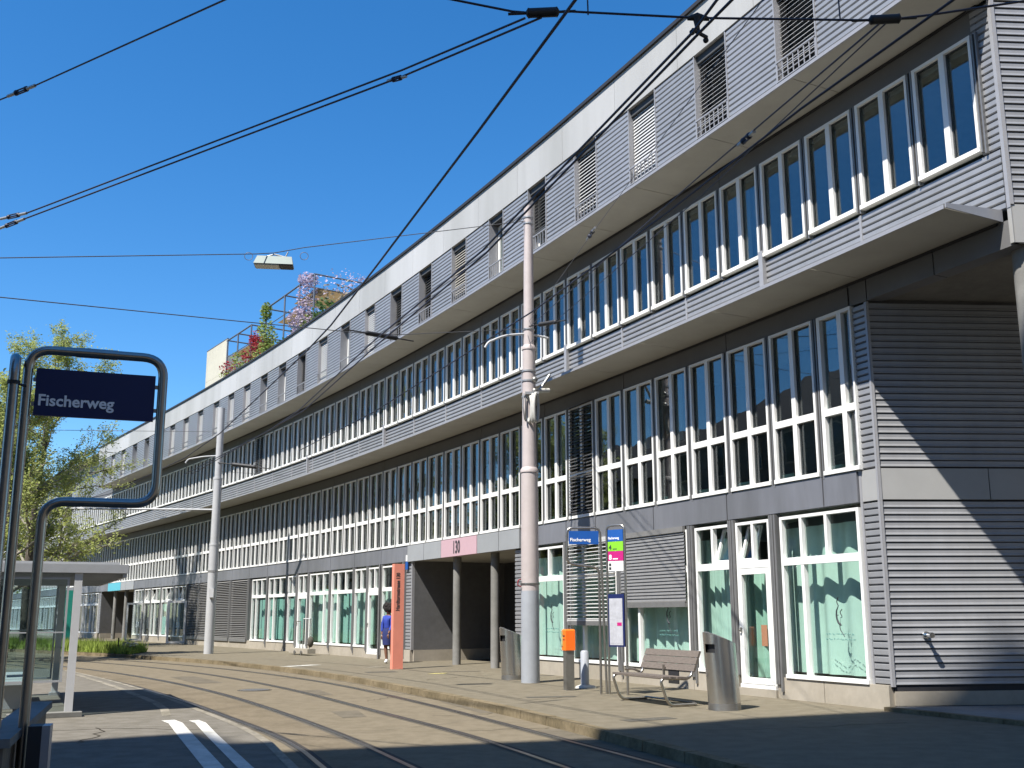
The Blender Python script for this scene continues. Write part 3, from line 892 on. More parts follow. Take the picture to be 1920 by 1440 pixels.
def put_window(k, D, fine, blind=None):
    a, L = heading(k, k + 1)
    w = link('window', D['frame'], bld, bl(fac(k)), a)
    link('sill', D['sill'], w); link('gasket', D['gasket'], w); link('blind_guide', D['rail'], w)
    if fine:
        for p in D['panes']: link('pane', p, w)
    else:
        link('glazing', D['all'], w)
    if blind: obj('blind', blind, 'blind_dark', w)
    rr = RB.random()
    if rr < .34 and k > 3:
        zt = D['z'][1]; zl = D['z'][0]
        dep = RB.choice((.25, .4, .55, .95)) * (zt - zl - .2)
        mm = RB.choice(('paper', 'curtain_white', 'curtain_white'))
        for xa, xb in ((.11, .55), (.66, 1.12)):
            if RB.random() < .75:
                key = (zl, round(dep, 2), xa, mm)
                if key not in RBM: RBM[key] = MB().box(xa, xb, -.30, -.29, zt - dep, zt - .06).mesh('roller_blind', mm)
                link('roller_blind', RBM[key], w)
    return w
for k in range(0, KEND - 1):
    bd = None
    if k == 31: bd = slat_blind(.09, W - .09, ZF2 + .1, ZF2T, .085, .9, .06, .006)
    w = put_window(k, D2, k < 34, bd)
for k in range(3, KEND - 1):
    bd = None
    if k == 9:
        bd = slat_blind(.09, W - .09, ZF1 + .12, ZF1T, .085, .75, .06, .016)
    put_window(k, D1, k < 34, bd)
# half window next to the corner on the first floor
def half_window():
    z0, z1 = ZF1, ZF1T; mb = MB()
    x0 = .40; x1 = W - .075
    mb.box(.355, .385, -.05, .05, z0 + .07, z1)
    mb.box(.575, .675, -.05, .05, z0 + .07, z1); mb.box(x1 - .075, x1, -.05, .05, z0 + .07, z1)
    for a, b in ((.385, .575), (.675, x1 - .075)):
        mb.box(a, b, -.05, .05, z1 - .06, z1); mb.box(a, b, -.05, .05, 4.71, 4.83)
    a, L = heading(2, 3)
    w = obj('window', mb, 'frame', bld, bl(fac(2)), a)
    obj('sill', MB().box(.355, x1 + .01, -.05, .075, z0, z0 + .07), 'frame', w)
    for a, b in ((.385, .575), (.675, x1 - .075)):
        for c, d in ((z0 + .07, 4.71), (4.83, z1 - .06)):
            obj('pane', MB().box(a, b, -.034, -.026, c, d), 'glass', w)
half_window()
# mint radiators / cupboards behind the first floor windows
for k in range(2, 16):
    if k in (9,): continue
    a, L = heading(k, k + 1)
    p = fac(k, -.55)
    x1 = .62 if k > 2 else .9
    mb = MB().box(.42 if k == 2 else .14, x1, -.15, 0, 3.68, 3.98)
    mb.box(.68, .68 + random.uniform(.1, .3), -.15, 0, 3.68, 3.92)
    obj('radiator', mb, 'mint', bld, bl(p), a)

# ---- top floor: windows with blinds, railings and cladding between them
TW = [(1.72, 2.49), (3.60, 4.37), (5.49, 6.28), (7.39, 8.16), (9.31, 10.05), (11.2, 11.87), (13.07, 13.84), (15.03, 15.8), (16.93, 17.69),
      (18.83, 19.55), (20.76, 21.5), (22.63, 23.43), (24.6, 25.37), (26.52, 27.28), (28.45, 29.21), (30.34, 31.15), (32.25, 33.0), (34.1, 34.85),
      (36.2, 36.97), (38.2, 38.98), (40.21, 41.0), (42.3, 43.05), (44.35, 45.15), (46.48, 47.3), (48.68, 49.5), (50.75, 51.55), (52.6, 53.3)]
TS = ['open', 'open', 'light', 'halfopen', 'dark_up', 'window', 'beige', 'dark', 'dark', 'light', 'window', 'light', 'dark', 'window', 'window', 'light',
      'light', 'light', 'light', 'light', 'light', 'light', 'window', 'window', 'light', 'light', 'window']
prev = -.24
obj('top_wall_core', strip(-.22, 54.2, DT - .62, DT - .58, ZT + .1, ZP, 1.0), 'reveal', bld)
for i, ((a, b), st) in enumerate(zip(TW, TS)):
    clad_k(prev + .02, a - .02, DT - .035, ZT + .06, ZP - .004, b < 9, True)
    prev = b
    ang, L = heading(a, b, DT)
    w = thing('x', '', '', (0, 0, 0)) if False else None
    fr = MB()
    # lining of the opening
    fr.box(-.025, 0, -.55, .012, ZT + .04, ZP); fr.box(L, L + .025, -.55, .012, ZT + .04, ZP)
    w = obj('top_window', fr, 'trim', bld, bl(fac(a, DT)), ang)
    obj('lintel_box', MB().box(.001, L - .001, -.5, -.06, ZP - .16, ZP - .002), 'reveal', w)
    yb = -.12
    f2 = MB(); rect_frame(f2, .02, L - .02, -.34, -.27, ZT + .06, ZP - .17, .07)
    f2.box(L * .5 - .04, L * .5 + .04, -.34, -.27, ZT + .13, ZP - .24)
    if st in ('window', 'dark_up'):
        obj('window_frame', f2, 'frame', w)
        obj('pane', MB().box(.09, L - .09, -.315, -.31, ZT + .13, ZP - .24), 'glass', w)
    else:
        obj('window_frame', MB().box(.02, L - .02, -.34, -.27, ZT + .06, ZP - .17), 'window_dark', w)  # plain dark slab, no frame; paints the darkness behind the blind
    zb, zt = ZT + .10, ZP - .17
    if st == 'open':
        obj('blind', slat_blind(.01, L - .01, zb, zt, .085, .75, yb, 0, .075), 'blind_light', w)
    elif st == 'halfopen':
        obj('blind', slat_blind(.01, L - .01, zb, zt, .085, .95, yb, 0, .085), 'blind_light', w)
    elif st == 'light':
        obj('blind', slat_blind(.01, L - .01, zb, zt, .075, 1.2, yb, 0, .09), 'blind_light', w)
    elif st == 'beige':
        obj('blind', slat_blind(.01, L - .01, zb, zt, .08, 1.05, yb, 0, .085), 'blind_beige', w)
    elif st == 'dark':
        obj('blind', slat_blind(.01, L - .01, zb, zt, .085, .9, yb - .08, 0, .085), 'blind_dark', w)
    elif st == 'dark_up':
        obj('blind', slat_blind(.01, L - .01, ZT + .62, zt, .085, .9, yb - .05, 0, .085), 'blind_dark', w)
    else:
        obj('window_curtain', MB().box(.12, L * .45, -.46, -.44, ZT + .12, ZP - .25), 'curtain_white', w)
    rl = MB(); rz = ZT + .44
    rl.box(-.01, L + .01, -.005, .025, rz - .025, rz)
    rl.box(-.01, L + .01, -.005, .02, ZT + .06, ZT + .08)
    nb = 7 if i < 7 else 5
    for j in range(nb + 1):
        x = .01 + (L - .02) * j / nb
        rl.box(x - .008, x + .008, 0, .016, ZT + .08, rz - .025)
    if st in ('open',):
        for zz in (.17, .28):
            rl.box(0, L, .002, .014, ZT + zz, ZT + zz + .014)
    if st != 'light' or i < 5:
        obj('railing', rl, 'trim', w)
    else:
        obj('railing', MB().box(-.01, L + .01, -.005, .025, rz - .025, rz), 'guide', w)
clad_k(prev + .02, 54.25, DT - .035, ZT + .06, ZP - .004, False, True)
for a, b in zip([54.35, 58, 62, 68, 74, 80], [58, 62, 68, 74, 80, 91]):
    clad_k(a, b - .02, -.03, ZT - .0, ZP - .004, False, True)

# ---- ground floor bays
ZS, ZTR0, ZTR1, ZTOP = .42, 2.27, 2.40, 3.12
def shop_window(k0, k1, splits, tops, door=None, glassm='shop_glass', tilt=()):
    """frame from k0 to k1 ; splits: fractions of mullions in the lower part; tops: fractions above; door=(f0,f1) lets the frame reach the ground"""
    a, L = heading(k0, k1); o = bl(fac(k0))
    fr = MB(); t = .055
    zb = ZS if not door else .20
    fr.box(0, t, -.05, .05, zb, ZTOP); fr.box(L - t, L, -.05, .05, zb, ZTOP)
    fr.box(t, L - t, -.05, .055, ZTR0, ZTR1); fr.box(t, L - t, -.05, .05, ZTOP - .05, ZTOP)
    fr.box(-.005, L + .005, -.05, .075, zb - .065, zb)
    cut = [0] + [s * L for s in splits] + [L]
    for s in cut[1:-1]: fr.box(s - .035, s + .035, -.05, .05, zb, ZTR0)
    cutt = [0] + [s * L for s in tops] + [L]
    for s in cutt[1:-1]: fr.box(s - .03, s + .03, -.05, .05, ZTR1, ZTOP - .05)
    w = obj('shop_window' if not door else 'shop_door', fr, 'frame', bld, o, a)
    for x0, x1 in zip(cut, cut[1:]):
        x0 += t if x0 == 0 else .035; x1 -= t if x1 == L else .035
        obj('pane', MB().box(x0, x1, -.03, -.022, zb, ZTR0), glassm, w)
    for i, (x0, x1) in enumerate(zip(cutt, cutt[1:])):
        x0 += t if x0 == 0 else .03; x1 -= t if x1 == L else .03
        if i in tilt:
            mb = MB(); h = ZTOP - .05 - ZTR1; lean = .22
            rect = [(x0, .0), (x1, .0)]
            def q(x, y, z): return (x, y - .0 - lean * (z - ZTR1) / h, z)
            for (xa, xb, za, zb_) in ((x0, x0 + .05, ZTR1, ZTOP - .06), (x1 - .05, x1, ZTR1, ZTOP - .06), (x0 + .05, x1 - .05, ZTR1, ZTR1 + .05), (x0 + .05, x1 - .05, ZTOP - .11, ZTOP - .06)):
                mb.hexa([q(xa, -.04, za), q(xb, -.04, za), q(xb, .02, za), q(xa, .02, za), q(xa, -.04, zb_), q(xb, -.04, zb_), q(xb, .02, zb_), q(xa, .02, zb_)])
            sash = obj('tilted_sash', mb, 'frame', w)
            g_ = MB(); za, zb_ = ZTR1 + .05, ZTOP - .11
            g_.hexa([q(x0 + .05, -.012, za), q(x1 - .05, -.012, za), q(x1 - .05, -.006, za), q(x0 + .05, -.006, za),
                     q(x0 + .05, -.012, zb_), q(x1 - .05, -.012, zb_), q(x1 - .05, -.006, zb_), q(x0 + .05, -.006, zb_)])
            obj('pane', g_, glassm, w)
        else:
            obj('pane', MB().box(x0, x1, -.03, -.022, ZTR1, ZTOP - .05), glassm, w)
    return w, L
def guide_pair(k, z0=.12, z1=3.18):
    mb = MB()
    a, L = heading(k - .08, k + .08)
    for x in (.015, .085, .14):
        mb.box(x, x + .045, -.02, .09, z0 + (.12 if x > .05 else 0), z1)
    mb.box(.0, .2, -.06, -.02, z0 + .1, z1)
    obj('blind_guide', mb, 'guide', bld, bl(fac(k - .08)), a)
def door_leaf(k0, k1, label=None):
    """glazed door leaf inside the frame"""
    a, L = heading(k0, k1); o = bl(fac(k0))
    mb = MB(); rect_frame(mb, .03, L - .03, -.03, .065, .21, ZTR0 - .01, .105)
    d = obj('door_leaf', mb, 'frame', bld, o, a)
    obj('pane', MB().box(.135, L - .135, .0, .008, .31, ZTR0 - .115), 'shop_glass', d)
    h = MB().box(L - .10, L - .075, .065, .10, 1.12, 1.2); h.box(L - .10, L - .04, .10, .115, 1.13, 1.155)
    obj('handle', h, 'steel_dull', d)
    pl = MB().tube([(.17, .02, .32), (.17, .05, .42), (.2, .06, .5)], .012, 6)
    return d
# bay next to the corner
wA, LA = shop_window(2.38, 3.92, (.72,), (.40, .72))
guide_pair(4.05)
wB, LB = shop_window(4.15, 4.92, (), (.5,), door=True, tilt=(1,))
door_leaf(4.15, 4.92)
obj('door_step', strip(4.12, 5.0, -.2, .1, 0, .13, 1), 'plinth', bld)
guide_pair(5.0, .35)
wC, LC = shop_window(5.06, 5.95, (), (.5,), tilt=(0,))
guide_pair(6.05)
wD, LD = shop_window(6.15, 8.1, (.75,), (.35, .7))
guide_pair(8.2)
wE, LE = shop_window(8.3, 10.0, (.7,), (.35, .7))
guide_pair(10.1)
wF, LF = shop_window(10.2, 11.9, (.72,), (.36, .7))
# lowered blinds on two bays
def outer_blind(k0, k1, zlow, m, pitch, tilt, w=.08):
    a, L = heading(k0, k1)
    b = slat_blind(.0, L, zlow + .09, 3.14, pitch, tilt, .085, .002, w)
    b.box(0, L, .05, .12, 3.08, 3.19)
    o = obj('blind', b, m, bld, bl(fac(k0)), a)
    return o
o = outer_blind(6.2, 8.12, 1.60, 'blind_grey', .070, 1.25, .078)
obj('end_rail', MB().box(0, 2.3, .06, .12, 1.585, 1.69), 'guide', o)
o = outer_blind(8.34, 10.02, 1.22, 'blind_light', .085, .35)
obj('end_rail', MB().box(0, 2.05, .06, .12, 1.20, 1.30), 'guide', o)
# slatted pilasters either side of the entrance
clad_k(12.0, 12.34, -.03, .36, 3.16, True)
clad_k(17.95, 18.38, -.03, .36, 3.16, False)
obj('plinth_panel', strip(11.98, 12.36, -.3, .05, 0, .355, 1), 'plinth', bld)
obj('plinth_panel', strip(17.93, 18.42, -.3, .05, 0, .355, 1), 'plinth', bld)
obj('corner_trim', strip(17.9, 17.95, -.06, .03, .36, 3.17, 1), 'trim', bld)

def entrance(k0, k1, cols):
    # recess: floor is the pavement; side walls, back wall with glazed door, ceiling
    dep = -3.4
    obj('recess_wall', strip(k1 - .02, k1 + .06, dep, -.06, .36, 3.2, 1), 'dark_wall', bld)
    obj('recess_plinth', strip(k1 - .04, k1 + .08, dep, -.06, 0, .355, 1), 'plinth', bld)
    obj('recess_wall', strip(k0 - .06, k0 + .02, dep, -.06, 0, 3.2, 1), 'recess_shaded', bld)
    obj('recess_wall', strip(k0, k1, dep - .1, dep, 0, 3.2, 2), 'recess_shaded', bld)
    obj('recess_ceiling', strip(k0, k1, dep, -.1, 3.19, 3.245, 2), 'soffit', bld)
    a, L = heading(k0 + 1.2, k0 + 3.0, dep)
    mb = MB(); rect_frame(mb, 0, L, .01, .09, .06, 2.4, .07); mb.box(L / 2 - .04, L / 2 + .04, .01, .09, .1, 2.35)
    d = obj('entrance_door', mb, 'guide', bld, bl(fac(k0 + 1.2, dep)), a)
    obj('pane', MB().box(.07, L - .07, .03, .04, .13, 2.33), 'glass', d)
    for k in cols:
        c = bl(fac(k, -.28))
        obj('entrance_column', MB().cyl((c[0], c[1]), .125, 0, 3.19, 20), 'concrete', bld)
entrance(12.36, 17.92, (13.72, 15.72))
entrance(48.6, 55.2, (50.8, 53.0))
for k in (48.45, 55.35):
    clad_k(k - .15, k + .12, -.03, .36, 3.16, False)

# bays left of the entrance, with frames of the same kind
bays = [(18.45, 19.9, (.5,), (.5,), 'w'), (20.0, 20.9, (), (.5,), 'd'), (21.0, 21.95, (), (.5,), 'w'), (22.05, 23.85, (.7,), (.36, .7), 'w'),
        (24.0, 25.75, (.28,), (.33, .66), 'w'), (25.9, 26.85, (), (.5,), 'd'), (27.0, 27.85, (), (.5,), 'w'), (28.0, 29.8, (.7,), (.36, .7), 'w'),
        (30.0, 31.6, (.7,), (.36, .7), 'w'),
        (39.9, 41.6, (.6,), (.36, .7), 'w'), (41.75, 43.6, (.5,), (.3, .65), 'w'), (43.75, 45.3, (.6,), (.5,), 'w'), (45.4, 46.5, (), (.5,), 'w'), (46.6, 48.2, (.6,), (.3, .66), 'w')]
k = 55.6
while k < 90:
    bays.append((k, k + 1.7, (.6,), (.36, .7), 'w')); k += 1.85
for (a, b, s, t, kind) in bays:
    shop_window(a, b, s, t, door=(kind == 'd'), tilt=(1,) if 39 < a < 46 else ())
    if kind == 'd':
        door_leaf(a, b)
        obj('door_step', strip(a - .03, b + .03, -.2, .1, 0, .13, 1), 'plinth', bld)
    if a < 49: guide_pair(a - .06)
# dark louvred bays
for (a, b) in ((32.0, 33.95), (34.1, 36.2), (36.35, 38.0), (38.1, 39.6)):
    ang, L = heading(a, b)
    lv = MB().box(.02, L - .02, -.10, -.06, .3, 3.18)
    p = obj('louvre_panel', lv, 'reveal', bld, bl(fac(a)), ang)
    obj('blind', slat_blind(.0, L, .42, 3.12, .085, .55, .05, .001, .085), 'blind_grey', p)
    obj('end_rail', MB().box(0, L, .02, .1, .28, .40), 'guide', p)
    guide_pair(a - .05, .3)
    obj('blind_guide', MB().box(-.03, .02, -.02, .11, .3, 3.18), 'guide', p)
# open white doors of the far shop
for k, sgn in ((39.75, 1), (46.55, 1)):
    c = fac(k, .05); a, L = heading(k, k + 1)
    mb = MB(); rect_frame(mb, 0, .95, -.03, .03, .05, 2.3, .11)
    d = obj('door_leaf', mb, 'frame', bld, bl(c), a + R(75))
    obj('pane', MB().box(.11, .84, -.004, .004, .16, 2.19), 'shop_glass', d)

# logo drawing and small lettering on the shop windows
def face_logo(w, L, x, z, s, seed=0):
    mb = MB()
    def st(pts, r): mb.tube([(x - px * s, -.012, z + pz * s) for px, pz in pts], [rr * s * 1.35 for rr in r] if isinstance(r, list) else r * s * 1.35, 5)
    # coordinates in the drawing, right positive (mirrored because local x runs to the left)
    st([(.10, 1.0), (.06, .93), (.03, .86), (.05, .80), (.09, .74), (.07, .69)], .012)
    st([(.07, .69), (.0, .58), (-.02, .44), (.0, .30), (.06, .18), (.14, .12), (.19, .11)], [.012, .018, .02, .022, .026, .028, .008])
    st([(.25, .62), (.21, .58), (.16, .55), (.17, .48), (.22, .41), (.23, .37), (.17, .35)], .011)
    st([(.17, .35), (.15, .26), (.145, .15)], .004)
    st([(.11, .11), (.11, .02), (.14, -.06), (.22, -.16), (.30, -.26)], .010)
    mb.ball((x - .05 * s, -.012, z + .43 * s), .02 * s, 8, 5)
    o = obj('window_logo', mb, 'ink', w)
    # two illegible lines of small script
    sc = MB(); rnd = random.Random(3)
    for row, y in enumerate((-.20, -.36)):
        px = -.62
        while px < .66:
            wl = rnd.uniform(.07, .18)
            pts = []; q = px
            while q < px + wl:
                pts.append((q, y + rnd.uniform(-.02, .05))); q += .016
            if len(pts) > 1:
                sc.tube([(x - (a + .05) * s, -.014, z + b * s) for a, b in pts], .0045, 4)
            px += wl + .05
    obj('window_script', sc, 'ink_grey', w)
face_logo(wA, LA, LA * .36, 1.20, .50)
face_logo(wD, LD, LD * .36, 1.20, .50)
face_logo(wF, LF, LF * .36, 1.20, .50)
# far shop lettering on the panes (three white characters as in the photograph)
for k in (41.0, 47.6):
    a, L = heading(k, k + 1)
    ct = bl(fac(k, -.005, .86))
    text('window_lettering', '360', .42, 'lettering', bld, facing(ct, (-math.cos(a), -math.sin(a), 0)), 'CENTER', .012, .002)
# small blue house number plate beside the entrance
pl = fac(18.2, .06, 3.06); a, L = heading(18, 18.4)
mb = MB().box(-.09, .09, -.01, .012, -.13, .13)
obj('number_plate', mb, 'sign_blue_lit', bld, bl(pl), a)
mb = MB().box(-.075, .075, -.01, .012, -.10, .10)
obj('number_plate', mb, 'sign_white', bld, bl(fac(18.2, .06, 3.3)), a)

# spout on the end wall
p = fac(E0) + EV * .57
spout = thing('wall_spout', 'small chrome tap sticking out of the slatted end wall', 'tap', (p.x, p.y, 1.11), EA)
mb = MB().tube([(0, .02, 0), (0, -.17, 0)], .030, 14); mb.tube([(0, .0, 0), (0, -.03, 0)], .055, 14)
obj('pipe', mb, 'chrome', spout)
mb = MB().tube([(0, -.14, 0), (0, -.22, 0)], .042, 14)
obj('nozzle', mb, 'chrome', spout)

# downpipes
for k, lab in ((19.95, 'thin grey downpipe on the facade just left of the person in blue'),):
    p = fac(k, .12)
    tag(obj('downpipe', MB().cyl((0, 0), .035, 0, 3.2, 8), 'guide', None, p), lab, 'downpipe')
p = fac(18.55, .16)
tag(obj('downpipe', MB().tube([(0, 0, 0), (0, 0, .62), (.0, -.03, .8), (0, -.05, .95)], .06, 10), 'dark_edge', None, p),
    'short dark pipe stub on the plinth beside the salmon pillar', 'pipe')

# ------------------------------------------------------------------ curtains behind the shop windows
def curtain(k0, k1, z0, z1, m, label, d=-.34, amp=.05, waves=7):
    n = waves * 8
    k1 += .42
    a, L = heading(k0, k1)
    mb = MB(); rnd = random.Random(int(k0 * 100))
    ph = rnd.random() * 6
    pts = []
    for i in range(n + 1):
        x = L * i / n
        y = amp * (.75 + .5 * math.sin(i * .17 + ph * 2)) * math.sin(i / 8 * 2 * math.pi * (1 + .25 * math.sin(ph)) + ph + .9 * math.sin(i * .21 + ph)) + .03 * math.sin(i * .13 + ph)
        pts.append((x, y))
    for i in range(n):
        (xa, ya), (xb, yb) = pts[i], pts[i + 1]
        mb.face([(xa, ya, z0), (xb, yb, z0), (xb, yb * .8, z1), (xa, ya * .8, z1)], True)
    o = obj('curtain', mb, m, None, fac(k0, d), a)
    tag(o, label, 'curtain', 'curtains behind the shop windows')
    return o
curtain(2.40, 3.94, .44, 2.95, 'curtain', 'mint green curtain in the shop window next to the slatted end wall')
curtain(4.55, 4.98, .3, 2.25, 'curtain', 'pale mint curtain behind the glass of the white shop door by the tall bin', -.4)
curtain(5.05, 5.98, .44, 2.9, 'curtain', 'mint green curtain in the narrow window just left of the white shop door')
curtain(6.15, 8.12, .44, 2.9, 'curtain', 'mint green curtain under the half lowered grey blind')
curtain(8.3, 10.05, .44, 2.9, 'curtain', 'mint green curtain under the slatted light blind behind the stop signs')
curtain(10.2, 11.95, .44, 2.9, 'curtain', 'mint green curtain with a face drawing right of the pink pole')
curtain(18.45, 19.9, .44, 2.4, 'curtain', 'pale green curtain behind the salmon pillar')
curtain(21.05, 21.95, .44, 2.4, 'curtain', 'pale mint curtain in the narrow window left of the person')
curtain(22.1, 23.85, .44, 2.35, 'curtain_teal', 'teal curtain two windows left of the person', -.5)
curtain(24.1, 25.7, .44, 2.5, 'curtain', 'mint curtain in the window right of the clothes rack')
curtain(26.95, 27.8, .44, 2.35, 'curtain_teal', 'teal curtain in the narrow window behind the clothes rack', -.4)
curtain(28.05, 29.8, .44, 2.2, 'curtain_teal', 'teal curtain in the window left of the clothes rack', -.5)
curtain(30.05, 31.6, .44, 2.2, 'curtain_teal', 'teal curtain beside the dark louvred bays', -.5)
curtain(44.0, 44.6, .44, 2.2, 'curtain_teal', 'narrow dark teal curtain in the far shop with the open doors', -.5, .03, 3)
o = tag(obj('door_notice', MB().box(0, .16, -.006, .006, 0, .38), 'salmon', None, fac(4.66, -.33, .86), heading(4.6, 5)[0]),
    'small salmon notice behind the glass of the white shop door', 'notice')

# ------------------------------------------------------------------ roof terraces
def roof_frame(name, label, k0, k1, zt, posts, depth=3.2, d=-1.2):
    t = thing(name, label, 'pergola', fac((k0 + k1) / 2, d, ZR))
    o = t.location
    L = lambda v: (v.x - o.x, v.y - o.y, v.z - ZR)
    r = .045
    n = 6
    for dd in (d, d - depth):
        mb = MB().tube([L(fac(k0 + (k1 - k0) * i / n, dd, zt)) for i in range(n + 1)], r, 6)
        obj('beam', mb, 'roof_frame', t)
        mb = MB()
    for k in posts:
        for dd in (d, d - depth):
            obj('post', MB().tube([L(fac(k, dd, ZR - .1)), L(fac(k, dd, zt))], r, 6), 'roof_frame', t)
        obj('rafter', MB().tube([L(fac(k, d, zt)), L(fac(k, d - depth, zt))], r * .9, 6), 'roof_frame', t)
    obj('rail', MB().tube([L(fac(k0 + (k1 - k0) * i / n, d, zt - 1.0)) for i in range(n + 1)], r * .5, 6), 'roof_frame', t)
    return t, L
perg2, L2 = roof_frame('roof_pergola', 'dark metal pergola on the roof overgrown with purple wisteria', 29.05, 34.35, 17.35, (29.05, 30.6, 32.2, 34.35))
perg1, L1 = roof_frame('roof_pergola', 'lower dark metal pergola on the roof beside the cream screen', 36.1, 39.3, 17.0, (36.1, 37.8, 39.2))
def sail(name, label, k0, k1, z, d0, d1, sag=.3):
    mb = MB(); n = 6
    for i in range(n):
        for j in range(n):
            q = []
            for (u, v) in ((i, j), (i + 1, j), (i + 1, j + 1), (i, j + 1)):
                fu, fv = u / n, v / n
                zz = z - sag * math.sin(math.pi * fu) * math.sin(math.pi * fv) - .5 * fv * 0
                q.append(fac(k0 + (k1 - k0) * fu, d0 + (d1 - d0) * fv, zz))
            mb.face(q, True)
    return tag(obj(name, mb, 'awning'), label, 'sunshade')
sail('shade_sail', 'tan shade sail stretched behind the purple wisteria', 29.3, 31.6, 16.75, -1.4, -4.2)
sail('shade_sail', 'tan shade sail hanging lower in the overgrown pergola', 31.4, 33.6, 16.4, -1.5, -4.0)
sail('shade_sail', 'brown shade sail in the lower pergola above the red flowers', 36.2, 39.1, 16.1, -1.4, -3.9, .15)
# cream screen
sc_ = thing('roof_screen', 'cream panelled screen on the roof at the end of the pergola', 'screen', fac(40.6, -1.2, ZR))
for i, (a, b) in enumerate(((39.3, 42.2),)):
    for zz in ((ZR - .1, 15.2), (15.21, 17.12)):
        mb = MB(); n = 3
        q = []
        for kk in (a, b):
            for dd in (-1.3, -1.22):
                q.append(fac(kk, dd))
        o = sc_.location
        f = lambda v, z: (v.x - o.x, v.y - o.y, z - ZR)
        mb.hexa([f(q[1], zz[0]), f(q[3], zz[0]), f(q[2], zz[0]), f(q[0], zz[0]), f(q[1], zz[1]), f(q[3], zz[1]), f(q[2], zz[1]), f(q[0], zz[1])])
        obj('screen_panel', mb, 'cream', sc_)
mb = MB(); q = [fac(39.3, -1.25), fac(42.2, -1.25)]
obj('screen_cap', MB().tube([(v.x - sc_.location.x, v.y - sc_.location.y, 17.15 - ZR) for v in q], .05, 6), 'roof_frame', sc_)
mb = MB(); a = fac(42.18, -1.3); b = fac(42.18, -4.2); o = sc_.location
mb.hexa([(a.x - o.x, a.y - o.y, -.1), (a.x - o.x - .05, a.y - o.y + .05, -.1), (b.x - o.x - .05, b.y - o.y + .05, -.1), (b.x - o.x, b.y - o.y, -.1),
         (a.x - o.x, a.y - o.y, 4.05), (a.x - o.x - .05, a.y - o.y + .05, 4.05), (b.x - o.x - .05, b.y - o.y + .05, 4.05), (b.x - o.x, b.y - o.y, 4.05)])
obj('screen_panel', mb, 'cream', sc_)

# foliage
def leaves(mb, n, sampler, size, rnd):
    for _ in range(n):
        p = sampler(rnd)
        a = rnd.uniform(0, 6.283); b = rnd.uniform(-1.1, 1.1)
        u = Vector((math.cos(a), math.sin(a), rnd.uniform(-.6, .6))).normalized()
        w = u.cross(Vector((rnd.gauss(0, 1), rnd.gauss(0, 1), rnd.gauss(0, 1)))).normalized()
        s = size * rnd.uniform(.6, 1.35)
        p = Vector(p)
        mb.face([p - u * s, p + w * s * .5, p + u * s, p - w * s * .5])
def ell(c, r):
    def f(rnd):
        while True:
            q = [rnd.uniform(-1, 1) for _ in range(3)]
            if sum(a * a for a in q) < 1: return [c[i] + q[i] * r[i] for i in range(3)]
    return f
def clump_plant(name, label, base, clumps, m, size, n, stem=None, cat='plant', extra=None):
    t = thing(name, label, cat, base)
    rnd = random.Random(hash(label) % 1000 if False else len(label) * 7 + int(base[0] * 10))
    mb = MB()
    for c, r in clumps: leaves(mb, n, ell(c, r), size, rnd)
    stuff(obj('foliage', mb, m, t))
    if extra:
        mb = MB()
        for c, r in extra[1]: leaves(mb, extra[3], ell(c, r), extra[2], rnd)
        stuff(obj('flowers', mb, extra[0], t))
    obj('stem', MB().tube([(0, 0, -.1), (.05, 0, 1.0), (0, .05, stem or 1.6)], [.05, .035, .015], 6), 'twig', t)
    return t
w0 = fac(29.5, -1.1, ZR)
clump_plant('wisteria', 'purple wisteria climbing the corner of the roof pergola', w0,
            [((0, 0, 1.5), (.35, .35, 1.2))], 'leaf', .09, 120, 3.8, 'climbing plant',
            ('wisteria', [((0, 0, 4.15), (.5, .5, .35)), ((0, 0, 3.3), (.55, .5, .8)), ((.1, 0, 2.3), (.5, .5, .8)), ((-.55, .35, 2.3), (.5, .4, .6)), ((-.5, .4, 1.3), (.6, .5, .6)), ((.35, -.4, 1.6), (.45, .4, .4))], .075, 330))
clump_plant('wisteria', 'sparse purple wisteria reaching over the roof edge right of the pergola', fac(26.6, -1.3, ZR),
            [((0, 0, 2.6), (.9, .9, .5))], 'twig', .08, 120, 2.5, 'climbing plant',
            ('wisteria', [((0, 0, 3.0), (1.3, 1.3, .55)), ((.9, -1.2, 2.4), (.8, .9, .5))], .06, 120))
clump_plant('roof_shrub', 'tall grey green climber on the left corner of the overgrown pergola', fac(34.2, -1.15, ZR),
            [((0, 0, 1.4), (.55, .6, 1.4)), ((0, 0, 3.0), (.45, .45, 1.0)), ((.3, -.5, 2.4), (.5, .6, .9)), ((.5, -.9, 1.2), (.7, .8, 1.0)), ((0, 0, 4.1), (.3, .3, .5))], 'leaf', .085, 330, 3.6)
clump_plant('roof_shrub', 'green shrub beside the wisteria in the roof pergola', fac(30.8, -1.6, ZR),
            [((0, 0, 1.9), (.8, .9, .6)), ((.9, -1.2, 2.0), (.9, 1.0, .5)), ((1.6, -2.4, 2.4), (.8, 1.0, .5)), ((-.8, 1.0, 1.4), (.9, .9, .6))], 'leaf_dark', .1, 260, 1.8)
clump_plant('roof_shrub', 'red flowering bush between the two roof pergolas', fac(35.0, -1.1, ZR),
            [((0, 0, 1.7), (.6, .6, .7)), ((.2, .3, 2.4), (.35, .35, .6))], 'leaf', .08, 120, 2.2, 'plant',
            ('red_flower', [((0, 0, 2.6), (.5, .5, .7)), ((-.3, .5, 2.9), (.35, .3, .3)), ((.5, -.7, 2.3), (.5, .5, .5))], .075, 260))
